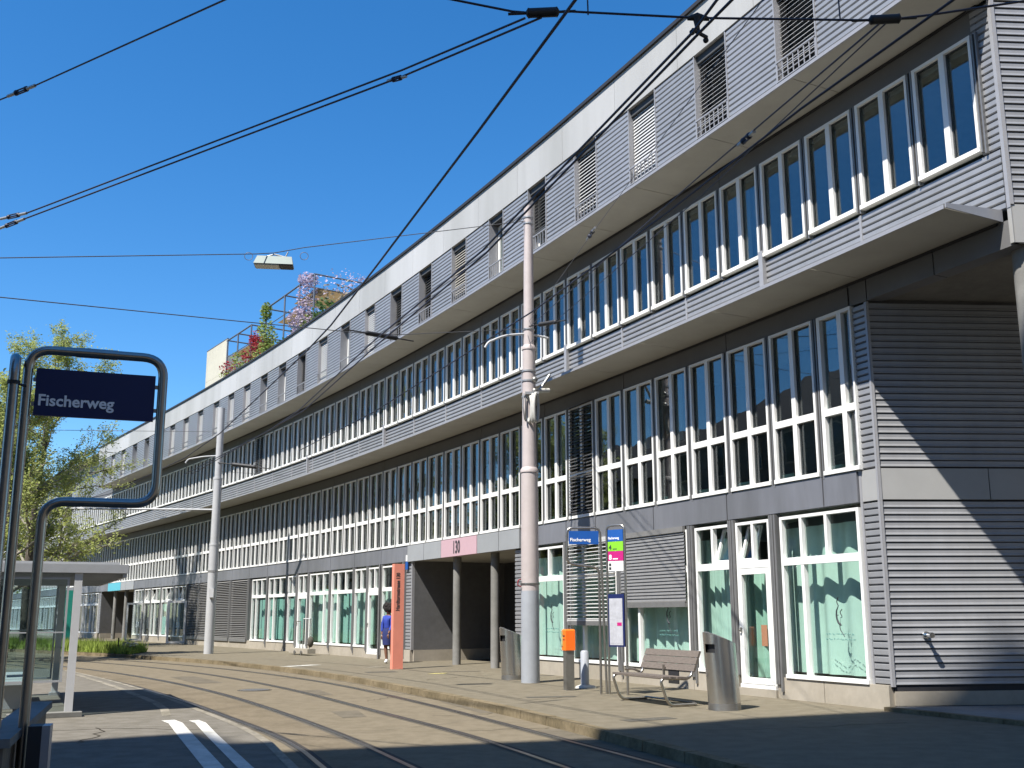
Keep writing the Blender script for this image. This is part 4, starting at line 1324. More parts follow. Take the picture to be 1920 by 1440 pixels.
clump_plant('roof_shrub', 'red flowering bush beside the cream roof screen', fac(38.7, -1.4, ZR),
            [((0, 0, 1.7), (.8, .8, .4)), ((.9, -1.4, 2.2), (.7, .8, .7))], 'leaf', .085, 180, 1.8, 'plant',
            ('red_flower', [((0, 0, 2.2), (.8, .8, .5)), ((1.8, -2.6, 2.2), (.6, .6, .5))], .08, 260))

# ------------------------------------------------------------------ poles
pole = thing('catenary_pole', 'tall pinkish overhead line pole standing on the pavement beside the steel bin', 'pole', (-.08, 22.49, 0), 0, 'overhead line poles')
SEG = [(0, .205, 'pole_grey'), (1.95, .200, 'pole_pink'), (4.62, .185, 'pole_pink')]
obj('lower_shaft', MB().cyl((0, 0), .205, 0, 1.97, 26, .200), 'pole_grey', pole)['label'] = 'pale grey painted lower part of the pole'
obj('middle_shaft', MB().cyl((0, 0), .200, 1.97, 4.64, 26, .188), 'pole_pink', pole)
obj('collar', MB().tube([(0, 0, 4.60), (0, 0, 4.66), (0, 0, 4.72)], [.205, .208, .168], 26), 'pole_pink', pole)
obj('upper_shaft', MB().cyl((0, 0), .165, 4.70, 7.48, 26, .150), 'pole_pink', pole)
obj('collar', MB().tube([(0, 0, 7.46), (0, 0, 7.52), (0, 0, 7.58)], [.165, .168, .125], 26), 'pole_pink', pole)
obj('top_shaft', MB().cyl((0, 0), .122, 7.56, 11.0, 24, .105), 'pole_pink', pole)
for z, r in ((2.12, .202), (6.35, .162), (6.72, .160), (6.95, .158), (7.95, .125), (10.55, .110), (10.7, .110)):
    obj('clamp_band', MB().cyl((0, 0), r + .012, z - .018, z + .018, 24), 'galv' if z > 3 else 'steel_dull', pole)
mb = MB()
obj('bracket_arm', MB().tube(rounded([(-1.0, -.30, 7.45), (-.93, -.28, 7.58), (-.55, -.16, 7.78), (0, 0, 7.86), (.45, .18, 7.80)], .2), .028, 8), 'pole_pale', pole)
obj('insulator', MB().tube([(.12, .0, 6.5), (.46, .2, 6.55)], .055, 10), 'coil', pole)
obj('insulator', MB().tube([(.26, .1, 6.56), (.48, .2, 6.92)], .035, 8), 'galv', pole)
pw = MB()
for z in (6.74, 6.47):
    pw.ball((.13, -.10, z), .075, 10, 6)
obj('pulley', pw, 'steel_dull', pole)
# balance coil
for i, dx in enumerate((-.02, .055, .13)):
    mb = MB(); n = 22
    pts = []
    for j in range(n + 1):
        a = 2 * math.pi * j / n
        pts.append((.03 + dx + .05 * math.sin(a) * (i - 1), -.20 - .04 * i + .10 * math.sin(a), 6.05 + (.31 + .01 * i) * math.cos(a)))
    mb.tube(pts, .036, 8)
    obj('cable_coil', mb, 'coil', pole)
mb = MB()
mb.box(-.09, .22, -.29, -.10, 6.36, 6.42)
mb.tube([(-.12, -.18, 6.4), (-.14, -.22, 6.1), (-.10, -.24, 5.78), (-.08, -.2, 5.75), (-.08, -.2, 6.3)], .018, 6)
obj('coil_bracket', mb, 'galv', pole)
hk = MB().tube(rounded([(-.20, -.1, 2.22), (-.26, -.12, 2.2), (-.27, -.12, 2.08), (-.2, -.1, 2.06)], .03), .014, 6)
obj('hook', hk, 'red_flower', pole)

def plain_pole(loc, label, h, r0, r1, steps, m='pole_pale'):
    t = thing('catenary_pole', label, 'pole', loc, 0, 'overhead line poles')
    zs = [0] + steps + [h]
    rr = [r0 + (r1 - r0) * i / (len(zs) - 1) for i in range(len(zs))]
    for i in range(len(zs) - 1):
        obj('shaft', MB().cyl((0, 0), rr[i], zs[i], zs[i + 1], 18), m, t)
        if i: obj('collar', MB().cyl((0, 0), rr[i - 1] + .01, zs[i] - .04, zs[i] + .03, 18), m, t)
    return t
p2 = plain_pole((-12.91, 40.79, 0), 'pale grey overhead line pole standing in front of the dark louvred bays', 9.95, .19, .115, [4.3, 7.0])
obj('bracket_arm', MB().tube([(0, 0, 5.72), (-6.1, -.3, 5.78)], .04, 8), 'pole_pale', p2)
obj('bracket_arm', MB().tube(rounded([(-1.3, -.2, 7.62), (-1.2, -.2, 7.78), (-.6, -.1, 7.9), (0, 0, 7.95)], .15), .03, 6), 'pole_pale', p2)
obj('clamp_band', MB().cyl((0, 0), .20, 3.2, 3.28, 16), 'galv', p2)
obj('junction_box', MB().box(-.02, .16, -.28, -.16, 2.2, 2.55), 'pole_pale', p2)
p3 = plain_pole((-24.3, 52.3, 0), 'pale overhead line pole rising from the grass strip beside the teal banner', 9.6, .2, .12, [4.3, 7.0])
obj('bracket_arm', MB().tube([(0, 0, 5.7), (-4.5, -2.0, 5.78)], .04, 8), 'pole_pale', p3)

# ------------------------------------------------------------------ overhead wires
def wire(name, label, pts, r=.010, m='wire', group='overhead wires'):
    return tag(obj(name, MB().tube(pts, r, 5), m), label, 'wire', group)
wire('contact_wire', 'dark single tram contact wire crossing the sky diagonally to the far pole',
     [(2.76, 0, 5.45), (.3, 6, 5.45), (-.43, 7.8, 5.45), (-1.82, 11.16, 5.45), (-2.82, 13.55, 5.45), (-3.5, 15.0, 5.45), (-6.93, 21.9, 5.45), (-8.9, 25.4, 5.45), (-14, 33, 5.45), (-20, 39, 5.45)], .0125)
wire('contact_wire', 'left wire of the twin tram contact wire in front of the white parapet',
     [(3.6, 0, 5.45), (1.24, 6.01, 5.45), (1.14, 6.38, 5.45), (-.55, 10.65, 5.45), (-2.36, 14.4, 5.45), (-4.64, 19.49, 5.45), (-5.88, 21.82, 5.45), (-10, 28.5, 5.45)], .0115)
wire('contact_wire', 'right wire of the twin tram contact wire in front of the white parapet',
     [(3.75, 0, 5.45), (1.34, 6.01, 5.45), (1.19, 6.38, 5.45), (-.51, 10.72, 5.45), (-2.27, 14.46, 5.45), (-4.54, 19.49, 5.45), (-9.8, 28.5, 5.45)], .0115)
wire('span_wire', 'span wire across the top of the picture carrying the black insulators',
     [(-1.15, 6.6, 5.99), (-.13, 6.6, 5.76), (.08, 6.6, 5.74), (.25, 6.6, 5.76), (1.2, 6.6, 5.7), (2.56, 6.6, 5.67), (2.89, 6.6, 5.71), (3.6, 6.6, 5.82), (4.7, 6.6, 5.95)], .009)
wire('span_wire', 'upper wire of the parallel pair running up to the black insulator',
     [(-7.14, 11.8, 6.08), (-6.24, 11.1, 6.04), (-5.77, 10.8, 5.99), (-1.09, 7.8, 6.0), (-.04, 6.7, 5.77)], .009)
wire('span_wire', 'lower wire of the parallel pair running up to the black insulator',
     [(-7.13, 11.8, 5.98), (-6.23, 11.1, 5.93), (-5.79, 10.8, 5.92), (-1.09, 7.8, 5.94), (.08, 6.6, 5.71)], .009)
wire('span_wire', 'single wire with a turnbuckle in the top left corner of the sky',
     [(-5.94, 9.6, 6.56), (-5.17, 9, 6.41), (-4.63, 8.6, 6.33), (-2.17, 6.4, 5.73), (-.88, 5, 5.21)], .0075)
wire('span_wire', 'thin pale span wire from the left edge past the roof screen to the pink pole',
     [(-.16, 22.3, 7.92), (-2.02, 15.2, 5.78), (-2.52, 14.6, 5.63), (-3.78, 12.5, 5.2), (-5.81, 10.5, 4.89), (-6.1, 10, 4.77)], .0065, 'wire_pale')
wire('span_wire', 'thin span wire holding the hanging street lamp',
     [(-.12, 22.45, 10.62), (-4.45, 18.6, 8.52), (-4.86, 18, 8.19), (-5.12, 17.7, 8.06), (-8.37, 15, 7.01), (-8.59, 14, 6.63)], .009, 'wire_pale')
wire('feeder_cable', 'dark cable running down from the upper right corner along the soffit line',
     [(3.6, 4.6, 5.6), (2.92, 6.25, 5.6), (2.26, 7.77, 5.6), (1.47, 9.87, 5.6), (.02, 13.41, 5.6), (-3.31, 20.43, 5.6), (-5.98, 25.31, 5.6)], .011)
wire('span_wire', 'wire from the right black insulator down to the arm of the pink pole',
     [(2.57, 6.64, 5.69), (1.44, 19, 7.06) if False else (1.9, 10.5, 6.27), (-.05, 22.4, 8.01)], .008)
wire('stay_wire', 'thin stay wire with a small clamp crossing the top floor to the pink pole',
     [(2.5, 6.4, 6.75), (2.11, 8.2, 6.91), (.99, 15.5, 7.56), (-.07, 22.4, 8.13)], .005, 'wire_pale')
wire('stay_wire', 'second thin wire beside the right insulator running to the pole',
     [(2.60, 6.62, 5.672), (1.95, 10.6, 6.1), (-.06, 22.4, 7.6)], .006)
wire('drop_wire', 'short drop wire above the span wire at the top centre',
     [(.42, 6.6, 5.73), (.41, 6.6, 6.4)], .006)
wire('drop_wire', 'short drop wire above the span wire at the top right',
     [(2.25, 6.6, 5.69), (2.24, 6.6, 6.4)], .006)
wire('span_wire', 'thin wire from the far pole across the sky strip towards the trees',
     [(-13.2, 40.5, 8.9), (-22, 38, 8.6)], .011, 'wire_pale')
wire('span_wire', 'pale wire between the pale far pole and the window band',
     [(-12.9, 40.8, 7.3), (-9.4, 45, 7.55), (-6.0, 35, 7.3)], .009, 'wire_pale')
def insulator(label, a, b, r, m='black', bolts=True):
    a = Vector(a); b = Vector(b); d = (b - a)
    t = thing('insulator', label, 'insulator', a, 0, 'insulators on the overhead wires')
    obj('body', MB().tube([(0, 0, 0), d * .06, d * .12, d * .88, d * .94, d], [r * .5, r * 1.08, r, r, r * 1.08, r * .45], 10), m, t)
    obj('rod', MB().tube([-d * .55, (0, 0, 0)], r * .28, 6), m, t)
    obj('rod', MB().tube([d, d * 1.5], r * .28, 6), m, t)
    return t
insulator('long black insulator at the top centre of the picture', (-.03, 6.6, 5.745), (.21, 6.6, 5.755), .036)
insulator('long black insulator at the top right of the picture', (2.46, 6.6, 5.675), (2.69, 6.6, 5.685), .034)
hg = thing('wire_hanger', 'black trolley wire hanger clamping the twin contact wires', 'hanger', (1.21, 6.6, 5.66), 0)
mb = MB().tube([(-.07, 0, .035), (.0, 0, .05), (.09, 0, .03)], [.014, .03, .014], 8)
obj('saddle', mb, 'black', hg)
obj('stem', MB().tube([(0, 0, .05), (.0, 0, -.03), (.005, 0, -.07)], [.034, .018, .016], 8), 'black', hg)
obj('clamp_bar', MB().tube([(-.045, -.05, -.085), (.075, .05, -.085)], .014, 8), 'black', hg)
for x in (-.045, .07):
    obj('clamp', MB().ball((x, x * .9, -.10), .022, 8, 6), 'black', hg)
def turnbuckle(label, a, b, r=.016):
    a = Vector(a); b = Vector(b); d = b - a
    t = thing('turnbuckle', label, 'turnbuckle', a, 0, 'turnbuckles on the span wires')
    obj('screw', MB().tube([(0, 0, 0), d * .33], r, 6), 'galv', t)
    obj('screw', MB().tube([d * .67, d], r, 6), 'galv', t)
    s = Vector((0, 0, r * 1.4))
    obj('yoke', MB().tube([d * .3 + s, d * .7 + s], r * .5, 5).tube([d * .3 - s, d * .7 - s], r * .5, 5), 'wire', t)
    for f in (.32, .68):
        obj('nut', MB().ball(d * f, r * 1.7, 8, 5), 'wire', t)
turnbuckle('turnbuckle on the single wire in the top left corner', (-5.05, 8.91, 6.395), (-4.63, 8.6, 6.33))
turnbuckle('turnbuckle on the upper wire of the parallel pair at the left edge', (-6.22, 11.08, 6.037), (-5.77, 10.8, 5.99))
turnbuckle('turnbuckle on the lower wire of the parallel pair at the left edge', (-6.25, 11.12, 5.932), (-5.79, 10.8, 5.92))
turnbuckle('small turnbuckle on the parallel pair in the middle of the sky', (-1.23, 7.9, 5.955), (-1.05, 7.77, 5.925), .014)
turnbuckle('small turnbuckle on the thin stay wire in front of the soffit', (1.02, 15.2, 7.535), (.93, 15.9, 7.6), .022)
turnbuckle('small turnbuckle on the wire below the right insulator', (2.16, 9.0, 6.03), (2.09, 9.4, 6.08), .02)
insulator('short dark insulator bar on the twin contact wire in front of the overhang', (-2.52, 14.6, 5.64), (-2.08, 15.0, 5.66), .036)
insulator('short dark insulator right of the pink pole', (.15, 22.0, 7.93), (.55, 21.6, 7.88), .05)
insulator('short dark insulator right of the far grey pole', (-12.3, 40.5, 7.55), (-11.2, 40.2, 7.38), .08)
# hanging street lamp
lamp = thing('street_lamp', 'flat grey street lamp hanging from a span wire in the sky', 'street lamp', (-4.86, 18.0, 8.0), R(8))
mb = MB().hexa([(-.36, -.14, -.07), (.36, -.14, -.07), (.36, .14, -.07), (-.36, .14, -.07), (-.30, -.10, .09), (.33, -.10, .09), (.33, .10, .09), (-.30, .10, .09)])
obj('housing', mb, 'lamp_grey', lamp)
obj('lens', MB().box(-.34, .1, -.12, .12, -.095, -.072), 'lamp_lens', lamp)
obj('underside', MB().box(.11, .35, -.13, .13, -.09, -.072), 'black', lamp)
obj('bracket', MB().tube([(-.2, 0, .09), (0, 0, .16), (.25, 0, .10)], .016, 6).tube([(.2, 0, .1), (.25, 0, .22)], .012, 6), 'galv', lamp)
for i, x in enumerate((-.47, .55)):
    mb = MB(); mb.tube([(x + .075 * math.sin(a * .3142 * 1), 0, .10 + .075 * math.cos(a * .3142) + (.05 if i else 0)) for a in range(21)], .006, 5)
    obj('cable_loop', mb, 'wire_pale', lamp)

# ------------------------------------------------------------------ tram stop furniture on the right pavement
PFV = Vector((.68, -1.4)).normalized()      # along the kerb towards the camera
def sign_frame(loc, rot, label, w=.63, flag_left=True, h=3.08, legs=True, m='tube', rt=.024):
    t = thing('stop_sign', label, 'sign', loc, rot)
    return t
# name sign: flag of bent tube on two legs ; local x right, y away from viewer
s1 = thing('stop_sign', 'bright blue Fischerweg name sign on a bent tube, on the far pavement', 'sign', (1.27, 19.2, 0), R(6))
pth = rounded([(-.03, 0, 0), (-.03, 0, 2.32), (-.64, 0, 2.40), (-.64, 0, 3.07), (.0, 0, 3.07), (.08, 0, 0)], .13, 6)
obj('tube_frame', MB().tube(pth, .024, 10), 'tube', s1)
pnl = obj('name_panel', MB().box(-.60, -.03, -.012, .012, 2.76, 3.01), 'sign_blue_lit', s1)
text('lettering', 'Fischerweg', .088, 'lettering', pnl, facing((-.58, -.016, 2.815), (1, 0, 0)), 'LEFT', .0012, .001, 1.0)
# line sign
s2 = thing('stop_sign', 'narrow tram stop sign with blue, green, magenta and white plates above the timetable', 'sign', (1.55, 19.0, 0), R(-38))
pth = rounded([(-.20, 0, 0), (-.20, 0, 3.10), (.20, 0, 3.10), (.20, 0, 0)], .11, 6)
obj('tube_frame', MB().tube(pth, .024, 10), 'tube', s2)
plates = [(2.80, 3.02, 'sign_blue_lit'), (2.62, 2.795, 'sign_green'), (2.435, 2.615, 'sign_magenta'), (2.245, 2.43, 'sign_white')]
for z0, z1, m in plates:
    pn = obj('plate', MB().box(-.17, .17, -.012, .012, z0, z1), m, s2)
    if m == 'sign_blue_lit':
        text('lettering', 'Fischerweg', .066, 'lettering', pn, facing((-.16, -.015, 2.84), (1, 0, 0)), 'LEFT', .001, .001, .82)
    elif m == 'sign_green':
        text('lettering', '4', .13, 'ink', pn, facing((-.15, -.015, 2.645), (1, 0, 0)), 'LEFT', .002, .001)
        obj('small_print', MB().box(-.06, .03, -.0145, -.012, 2.648, 2.664), 'ink', pn)
    elif m == 'sign_magenta':
        text('lettering', '8', .13, 'lettering', pn, facing((-.15, -.015, 2.46), (1, 0, 0)), 'LEFT', .002, .001)
        obj('small_print', MB().box(-.06, .05, -.0145, -.012, 2.463, 2.482), 'lettering', pn)
    else:
        for zz in (2.34, 2.27):
            obj('pictogram', MB().box(-.15, -.10, -.0145, -.012, zz, zz + .05), 'ink', pn)
tt = obj('timetable_case', MB().box(-.175, .175, -.03, .02, .86, 1.82), 'sign_blue', s2)
obj('timetable', MB().box(-.15, .14, -.035, -.03, .89, 1.74), 'paper', tt)
for (x0, x1, z0, z1, m) in [(-.14, -.02, 1.35, 1.7, 'sign_white'), (.0, .13, 1.38, 1.7, 'sign_white'), (-.14, -.01, .92, 1.18, 'sign_white'), (.01, .13, .92, 1.2, 'sign_white'), (.02, .12, 1.24, 1.30, 'sign_magenta')]:
    obj('timetable_sheet', MB().box(x0, x1, -.0375, -.035, z0, z1), 'paper' if m == 'sign_white' else m, tt)

# ticket validator on a post
tv = thing('ticket_validator', 'orange ticket validator box on a square grey steel post', 'ticket machine', (.68, 20.23, 0), R(22))
obj('post', MB().box(-.085, .085, -.075, .075, 0, .76), 'steel_dull', tv)
hx = MB().hexa([(-.10, -.10, .76), (.10, -.10, .76), (.10, .10, .76), (-.10, .10, .76), (-.10, -.10, 1.14), (.10, -.10, 1.14), (.10, .10, 1.14), (-.10, .10, 1.14)])
hx.hexa([(-.10, -.10, 1.14), (.10, -.10, 1.14), (.10, .10, 1.14), (-.10, .10, 1.14), (-.08, -.08, 1.165), (.08, -.08, 1.165), (.08, .08, 1.165), (-.08, .08, 1.165)])
hd_ = obj('housing', hx, 'orange', tv)
slot = MB().prism([(-.004, -.03), (.0, -.03), (.0, .03), (-.004, .03)], 0, .05)
obj('slot', MB().box(-.104, -.098, -.05, .03, 1.02, 1.05), 'black', hd_)
obj('slot', MB().box(-.104, -.098, -.04, .02, .95, .98), 'black', hd_)
obj('yellow_rim', MB().box(-.112, -.10, .04, .09, .84, 1.13), 'yellow_line', hd_)
# concrete bollard
bo = thing('bollard', 'short round pale bollard with a mortar foot beside the orange validator', 'bollard', (1.02, 20.78, 0))
obj('shaft', MB().tube([(0, 0, 0), (0, 0, .70), (0, 0, .735)], [.085, .085, .06], 18), 'pole_grey', bo)
ft = MB(); rnd = random.Random(5)
ft.ball((0, 0, .0), .21, 14, 6, (1, 1, .36)); ft.ball((.12, -.05, 0), .12, 8, 5, (1, 1, .5))
obj('mortar_foot', ft, 'coil', bo)

# bench
PB = Vector((1.98, 17.15, 0))
bang = math.atan2(-1.4, .68)
bench = thing('bench', 'wooden plank bench on bent steel tubes beside the tall steel bin', 'bench', PB, bang)
# local x along the bench (towards the camera), local y towards the facade (left of x) -> facade is +y
for x in (-.74, .74):
    side = rounded([(x, .32, .03), (x, -.16, .03), (x, -.24, .12), (x, -.34, .40), (x, -.28, .455), (x, .14, .425), (x, .24, .47), (x, .40, .86)], .07, 5)
    obj('side_frame', MB().tube(side, .024, 10), 'tube', bench)
obj('cross_bar', MB().tube([(-.74, .30, .05), (.74, .30, .05)], .016, 8), 'tube', bench)
obj('cross_bar', MB().tube([(-.74, -.10, .425), (.74, -.10, .425)], .016, 8), 'tube', bench)
for i, y in enumerate((-.27, -.135, .0, .11)):
    mb = MB().hexa([(-.79, y - .055, .445 - .005 * i), (.79, y - .055, .445 - .005 * i), (.79, y + .055, .441 - .005 * i), (-.79, y + .055, .441 - .005 * i),
                    (-.79, y - .055, .478 - .005 * i), (.79, y - .055, .478 - .005 * i), (.79, y + .055, .474 - .005 * i), (-.79, y + .055, .474 - .005 * i)])
    obj('seat_plank', mb, 'wood', bench)
for i in range(3):
    z0 = .545 + i * .108; y0 = .235 + (z0 - .47) * .41; y1 = y0 + .10 * .41
    mb = MB().hexa([(-.80, y0 - .022, z0), (.80, y0 - .022, z0), (.80, y0 + .016, z0 - .01), (-.80, y0 + .016, z0 - .01),
                    (-.80, y1 - .022, z0 + .10), (.80, y1 - .022, z0 + .10), (.80, y1 + .016, z0 + .09), (-.80, y1 + .016, z0 + .09)])
    obj('back_plank', mb, 'wood', bench)
obj('back_support', MB().box(-.03, .0, .20, .23, .42, .62), 'tube', bench)
obj('armrest', MB().tube(rounded([(-.74, .2, .47), (-.74, .05, .53), (-.74, -.1, .52)], .05), .02, 8), 'tube', bench)
nw = MB(); nw.box(0, .30, 0, .04, .0, .26)
obj('notice_plate', MB().box(.05, .35, .26, .275, .32, .54), 'dark_edge', bench)

# bins
def make_bin(loc, label, lean):
    t = thing('litter_bin', label, 'litter bin', loc, lean, 'brushed steel litter bins')
    # local +x is the low back side, -x the tall front with the opening
    seg = 40; mb = MB(); r = .247
    zs = [.10, .70, .84, .965]
    def ring(z, slope=0):
        out = []
        for k in range(seg):
            a = 2 * math.pi * k / seg
            x = r * math.cos(a); y = r * math.sin(a)
            zz = z + (slope and (-(x) * .36))
            out.append((x - .05 * (zz - .1), y, zz))
        return out
    rings = [ring(.10), ring(.66), ring(.86), ring(.99), ring(1.075, 1)]
    base = len(mb.v)
    for rg in rings: mb.v += rg
    for i in range(len(rings) - 1):
        for k in range(seg):
            a = (k + .5) / seg * 2 * math.pi
            if i == 2 and abs(((a - R(212) + math.pi) % (2 * math.pi)) - math.pi) < R(24): continue
            p = base + i * seg + k; q = base + i * seg + (k + 1) % seg
            mb.sm.add(len(mb.f)); mb.f.append((p, q, q + seg, p + seg))
    obj('body', mb, 'steel', t)
    lid = MB(); top = ring(1.075, 1)
    c = (-.05 * .97, 0, 1.085)
    lid.v = [(x, y, z + .002) for x, y, z in top] + [(x * .86 - .007, y * .86, z + .016 + (x * .14 * .36 * 0)) for x, y, z in top]
    for k in range(seg):
        q = (k + 1) % seg
        lid.f.append((k, q, seg + q, seg + k)); lid.sm.add(len(lid.f) - 1)
    lid.f.append(tuple(range(seg, 2 * seg)))
    obj('lid', lid, 'steel', t)
    obj('liner', MB().tube([(0, 0, .12), (-.045, 0, 1.0)], [.2, .2], 20), 'black', t)
    obj('foot', MB().tube([(0, 0, 0), (0, 0, .105)], [.252, .247], 36), 'steel_dull', t)
    return t
bin2 = make_bin((2.93, 16.0, 0), 'tall brushed steel litter bin beside the bench, the larger one in the picture', R(8))
bin1 = make_bin((-.50, 23.65, 0), 'tall brushed steel litter bin left of the pinkish pole', R(8))

# pillar
pil = thing('address_pillar', 'salmon coloured pillar with Hardturmstrasse 130 written up its side', 'pillar', (-3.78, 28.42, 0), R(27))
obj('shaft', MB().box(-.15, .15, -.06, .13, 0, 2.87), 'salmon', pil)
text('lettering', 'Hardturmstrasse 130', .155, 'ink', pil, Matrix.Translation((.02, -.063, 1.58)) @ Matrix.Rotation(-math.pi / 2, 4, 'Y') @ Matrix.Rotation(math.pi / 2, 4, 'X'), 'LEFT', .004, .001, .78)

# clothes rack / trolley in front of the shop
rk = thing('clothes_rack', 'empty pale clothes rack on a wheeled base in front of the teal curtains', 'clothes rack', (-8.35, 38.4, 0), math.atan2(.82, -.57))
obj('base', MB().box(-.1, 1.75, -.16, .16, .07, .24), 'plinth', rk)
for x in (.1, .75, 1.05, 1.6):
    obj('upright', MB().tube([(x, 0, .22), (x, 0, 1.25 + (.1 if x < .9 else 0))], .02, 6), 'galv', rk)
obj('top_bar', MB().tube([(1.05, 0, 1.25), (1.6, 0, 1.25)], .018, 6), 'steel_dull', rk)
obj('top_bar', MB().tube([(.1, 0, 1.35), (.75, 0, 1.35)], .02, 6), 'shelter_white', rk)
for x in (.45, 1.1):
    obj('wheel', MB().tube([(x, .17, .09), (x, .20, .09)], .085, 12), 'steel_dull', rk)
for x in (.05,):
    obj('bag', MB().ball((.02, .0, .5), .13, 8, 6, (1, 1, 1.6)), 'patch', rk)

# ------------------------------------------------------------------ near stop sign (left foreground)
ns = thing('stop_sign', 'near stop sign with blue Fischerweg panel in a bent steel tube, shade put into its blue', 'sign', (-2.845, 5.5, 0), R(20))
sc2 = 1.1
pth = rounded([(.0, 0, 0), (.0, 0, 2.945), (.715, 0, 2.945), (.715, 0, 2.085), (.135, 0, 2.085), (.135, 0, 0)], .12, 8)
obj('tube_frame', MB().tube(pth, .0265, 16), 'tube_dark', ns)
obj('tube_sleeve', MB().tube([(.24, 0, 2.945), (.46, 0, 2.945)], .029, 16), 'tube_dark', ns)
pn = obj('name_panel', MB().box(.045, .675, -.012, .012, 2.565, 2.835), 'sign_blue', ns)
text('lettering', 'Fischerweg', .090, 'lettering', pn, facing((.062, -.016, 2.622), (1, 0, 0)), 'LEFT', .0022, .001, .98)
obj('panel_bracket', MB().box(.03, .046, -.01, .01, 2.62, 2.64).box(.03, .046, -.01, .01, 2.76, 2.78).box(.674, .69, -.01, .01, 2.62, 2.64).box(.674, .69, -.01, .01, 2.76, 2.78), 'steel_dull', ns)
ns2 = thing('stop_sign', 'second steel tube frame seen edge on, left of the blue name sign', 'sign', (-2.83, 5.33, 0), R(118))
pth = rounded([(0, 0, 0), (0, 0, 2.87), (.42, 0, 2.87), (.42, 0, 0)], .12, 8)
obj('tube_frame', MB().tube(pth, .028, 16), 'tube_dark', ns2)
obj('clamp_ring', MB().tube([(0, 0, 2.70), (0, 0, 2.72)], .033, 14).tube([(0, 0, 2.71), (.07, -.06, 2.71)], .007, 6), 'dark_edge', ns2)

# ------------------------------------------------------------------ shelter
U = Vector((-.46, .888)).normalized(); V = Vector((.888, .46)).normalized()
sh = thing('tram_shelter', 'grey steel and glass tram shelter with a flat roof on the left platform', 'shelter', (-6.34, 15.8, 0), math.atan2(U.y, U.x))
# local x = U (away), local y = left of U = -V (away from the track)
RL, RW = 4.9, 1.95
obj('roof', MB().box(-.02, RL, -.02, RW, 2.12, 2.25).box(.1, RL - .1, .1, RW - .1, 2.255, 2.29), 'shelter', sh)
rib = MB()
for i in range(7):
    x = .25 + i * (RL - .5) / 6
    rib.box(x - .03, x + .03, .02, RW - .02, 2.05, 2.118)
obj('roof_ribs', rib, 'shelter', sh)
obj('roof_ribs', MB().box(0, RL, .0, .05, 2.055, 2.119).box(0, RL, RW - .06, RW - .02, 2.055, 2.119), 'shelter', sh)
for x, y in ((.06, .68), (.06, RW - .12), (RL - .12, .68), (RL - .12, RW - .12)):
    obj('post', MB().box(x - .05, x + .05, y - .055, y + .055, .05, 2.118), 'shelter_white', sh)
    obj('post_foot', MB().box(x - .09, x + .09, y - .09, y + .09, .0, .055), 'shelter', sh)
for i in range(3):
    x0 = .14 + i * 1.55; x1 = x0 + 1.5
    fr = MB(); rect_frame(fr, x0, x1, RW - .14, RW - .10, .25, 1.98, .03)
    gp = obj('glass_panel', fr, 'shelter', sh)
    obj('pane', MB().box(x0 + .03, x1 - .03, RW - .123, RW - .117, .28, 1.95), 'shelter_glass', gp)
fr = MB(); rect_frame(fr, .03, .07, .85, RW - .2, .25, 1.98, .03) if False else None
fr = MB()
fr.box(.03, .07, .80, .83, .5, 2.05); fr.box(.03, .07, .83, RW - .2, .5, .53); fr.box(.03, .07, .83, RW - .2, 2.02, 2.05); fr.box(.03, .07, .83, RW - .2, 1.22, 1.24)
gp = obj('glass_panel', fr, 'shelter', sh)
obj('pane', MB().box(.047, .053, .83, RW - .2, .53, 2.02), 'shelter_glass', gp)
fr = MB(); fr.box(RL - .07, RL - .03, .75, .78, .3, 2.05); fr.box(RL - .07, RL - .03, .78, RW - .2, .3, .33); fr.box(RL - .07, RL - .03, .78, RW - .2, 1.2, 1.23)
gp = obj('glass_panel', fr, 'shelter', sh)
obj('pane', MB().box(RL - .053, RL - .047, .78, RW - .2, .33, 2.02), 'shelter_glass', gp)
bs = MB(); bs.box(.9, RL - .6, 1.25, 1.68, .43, .47)
sb = obj('seat', bs, 'shelter_white', sh)
obj('seat_support', MB().box(1.2, 1.26, 1.3, 1.6, .05, .43), 'shelter', sh)
obj('seat_support', MB().box(RL - 1.1, RL - 1.04, 1.3, 1.6, .05, .43), 'shelter', sh)
obj('base_slab', MB().box(-.14, .16, .50, 1.5, .004, .07), 'concrete', sh)
obj('information_board', MB().box(2.3, 3.1, RW - .19, RW - .15, .9, 1.8), 'sign_blue', sh)

# low wall with a pale coping beside the sign, and the machine behind it
lw = thing('low_wall', 'low brown grey wall with a pale coping behind the near sign tubes', 'wall', (-2.62, 5.05, 0), math.atan2(1.9, -.72))
for i in range(7):
    obj('wall_board', MB().box(.0 + i * .33, .325 + i * .33, -.05, .05, .0, .83), 'wall_wood', lw)
obj('coping', MB().box(-.03, 2.35, -.08, .08, .832, .875), 'concrete', lw)
pt = thing('cabinet', 'slim dark cabinet with a pale corner beside the low wall', 'cabinet', (-2.62, 5.45, 0), R(20))
obj('body', MB().box(-.02, .045, -.04, .10, 0, .895), 'dark_edge', pt)
obj('corner_strip', MB().box(.046, .085, -.04, .10, 0, .895), 'trim', pt)

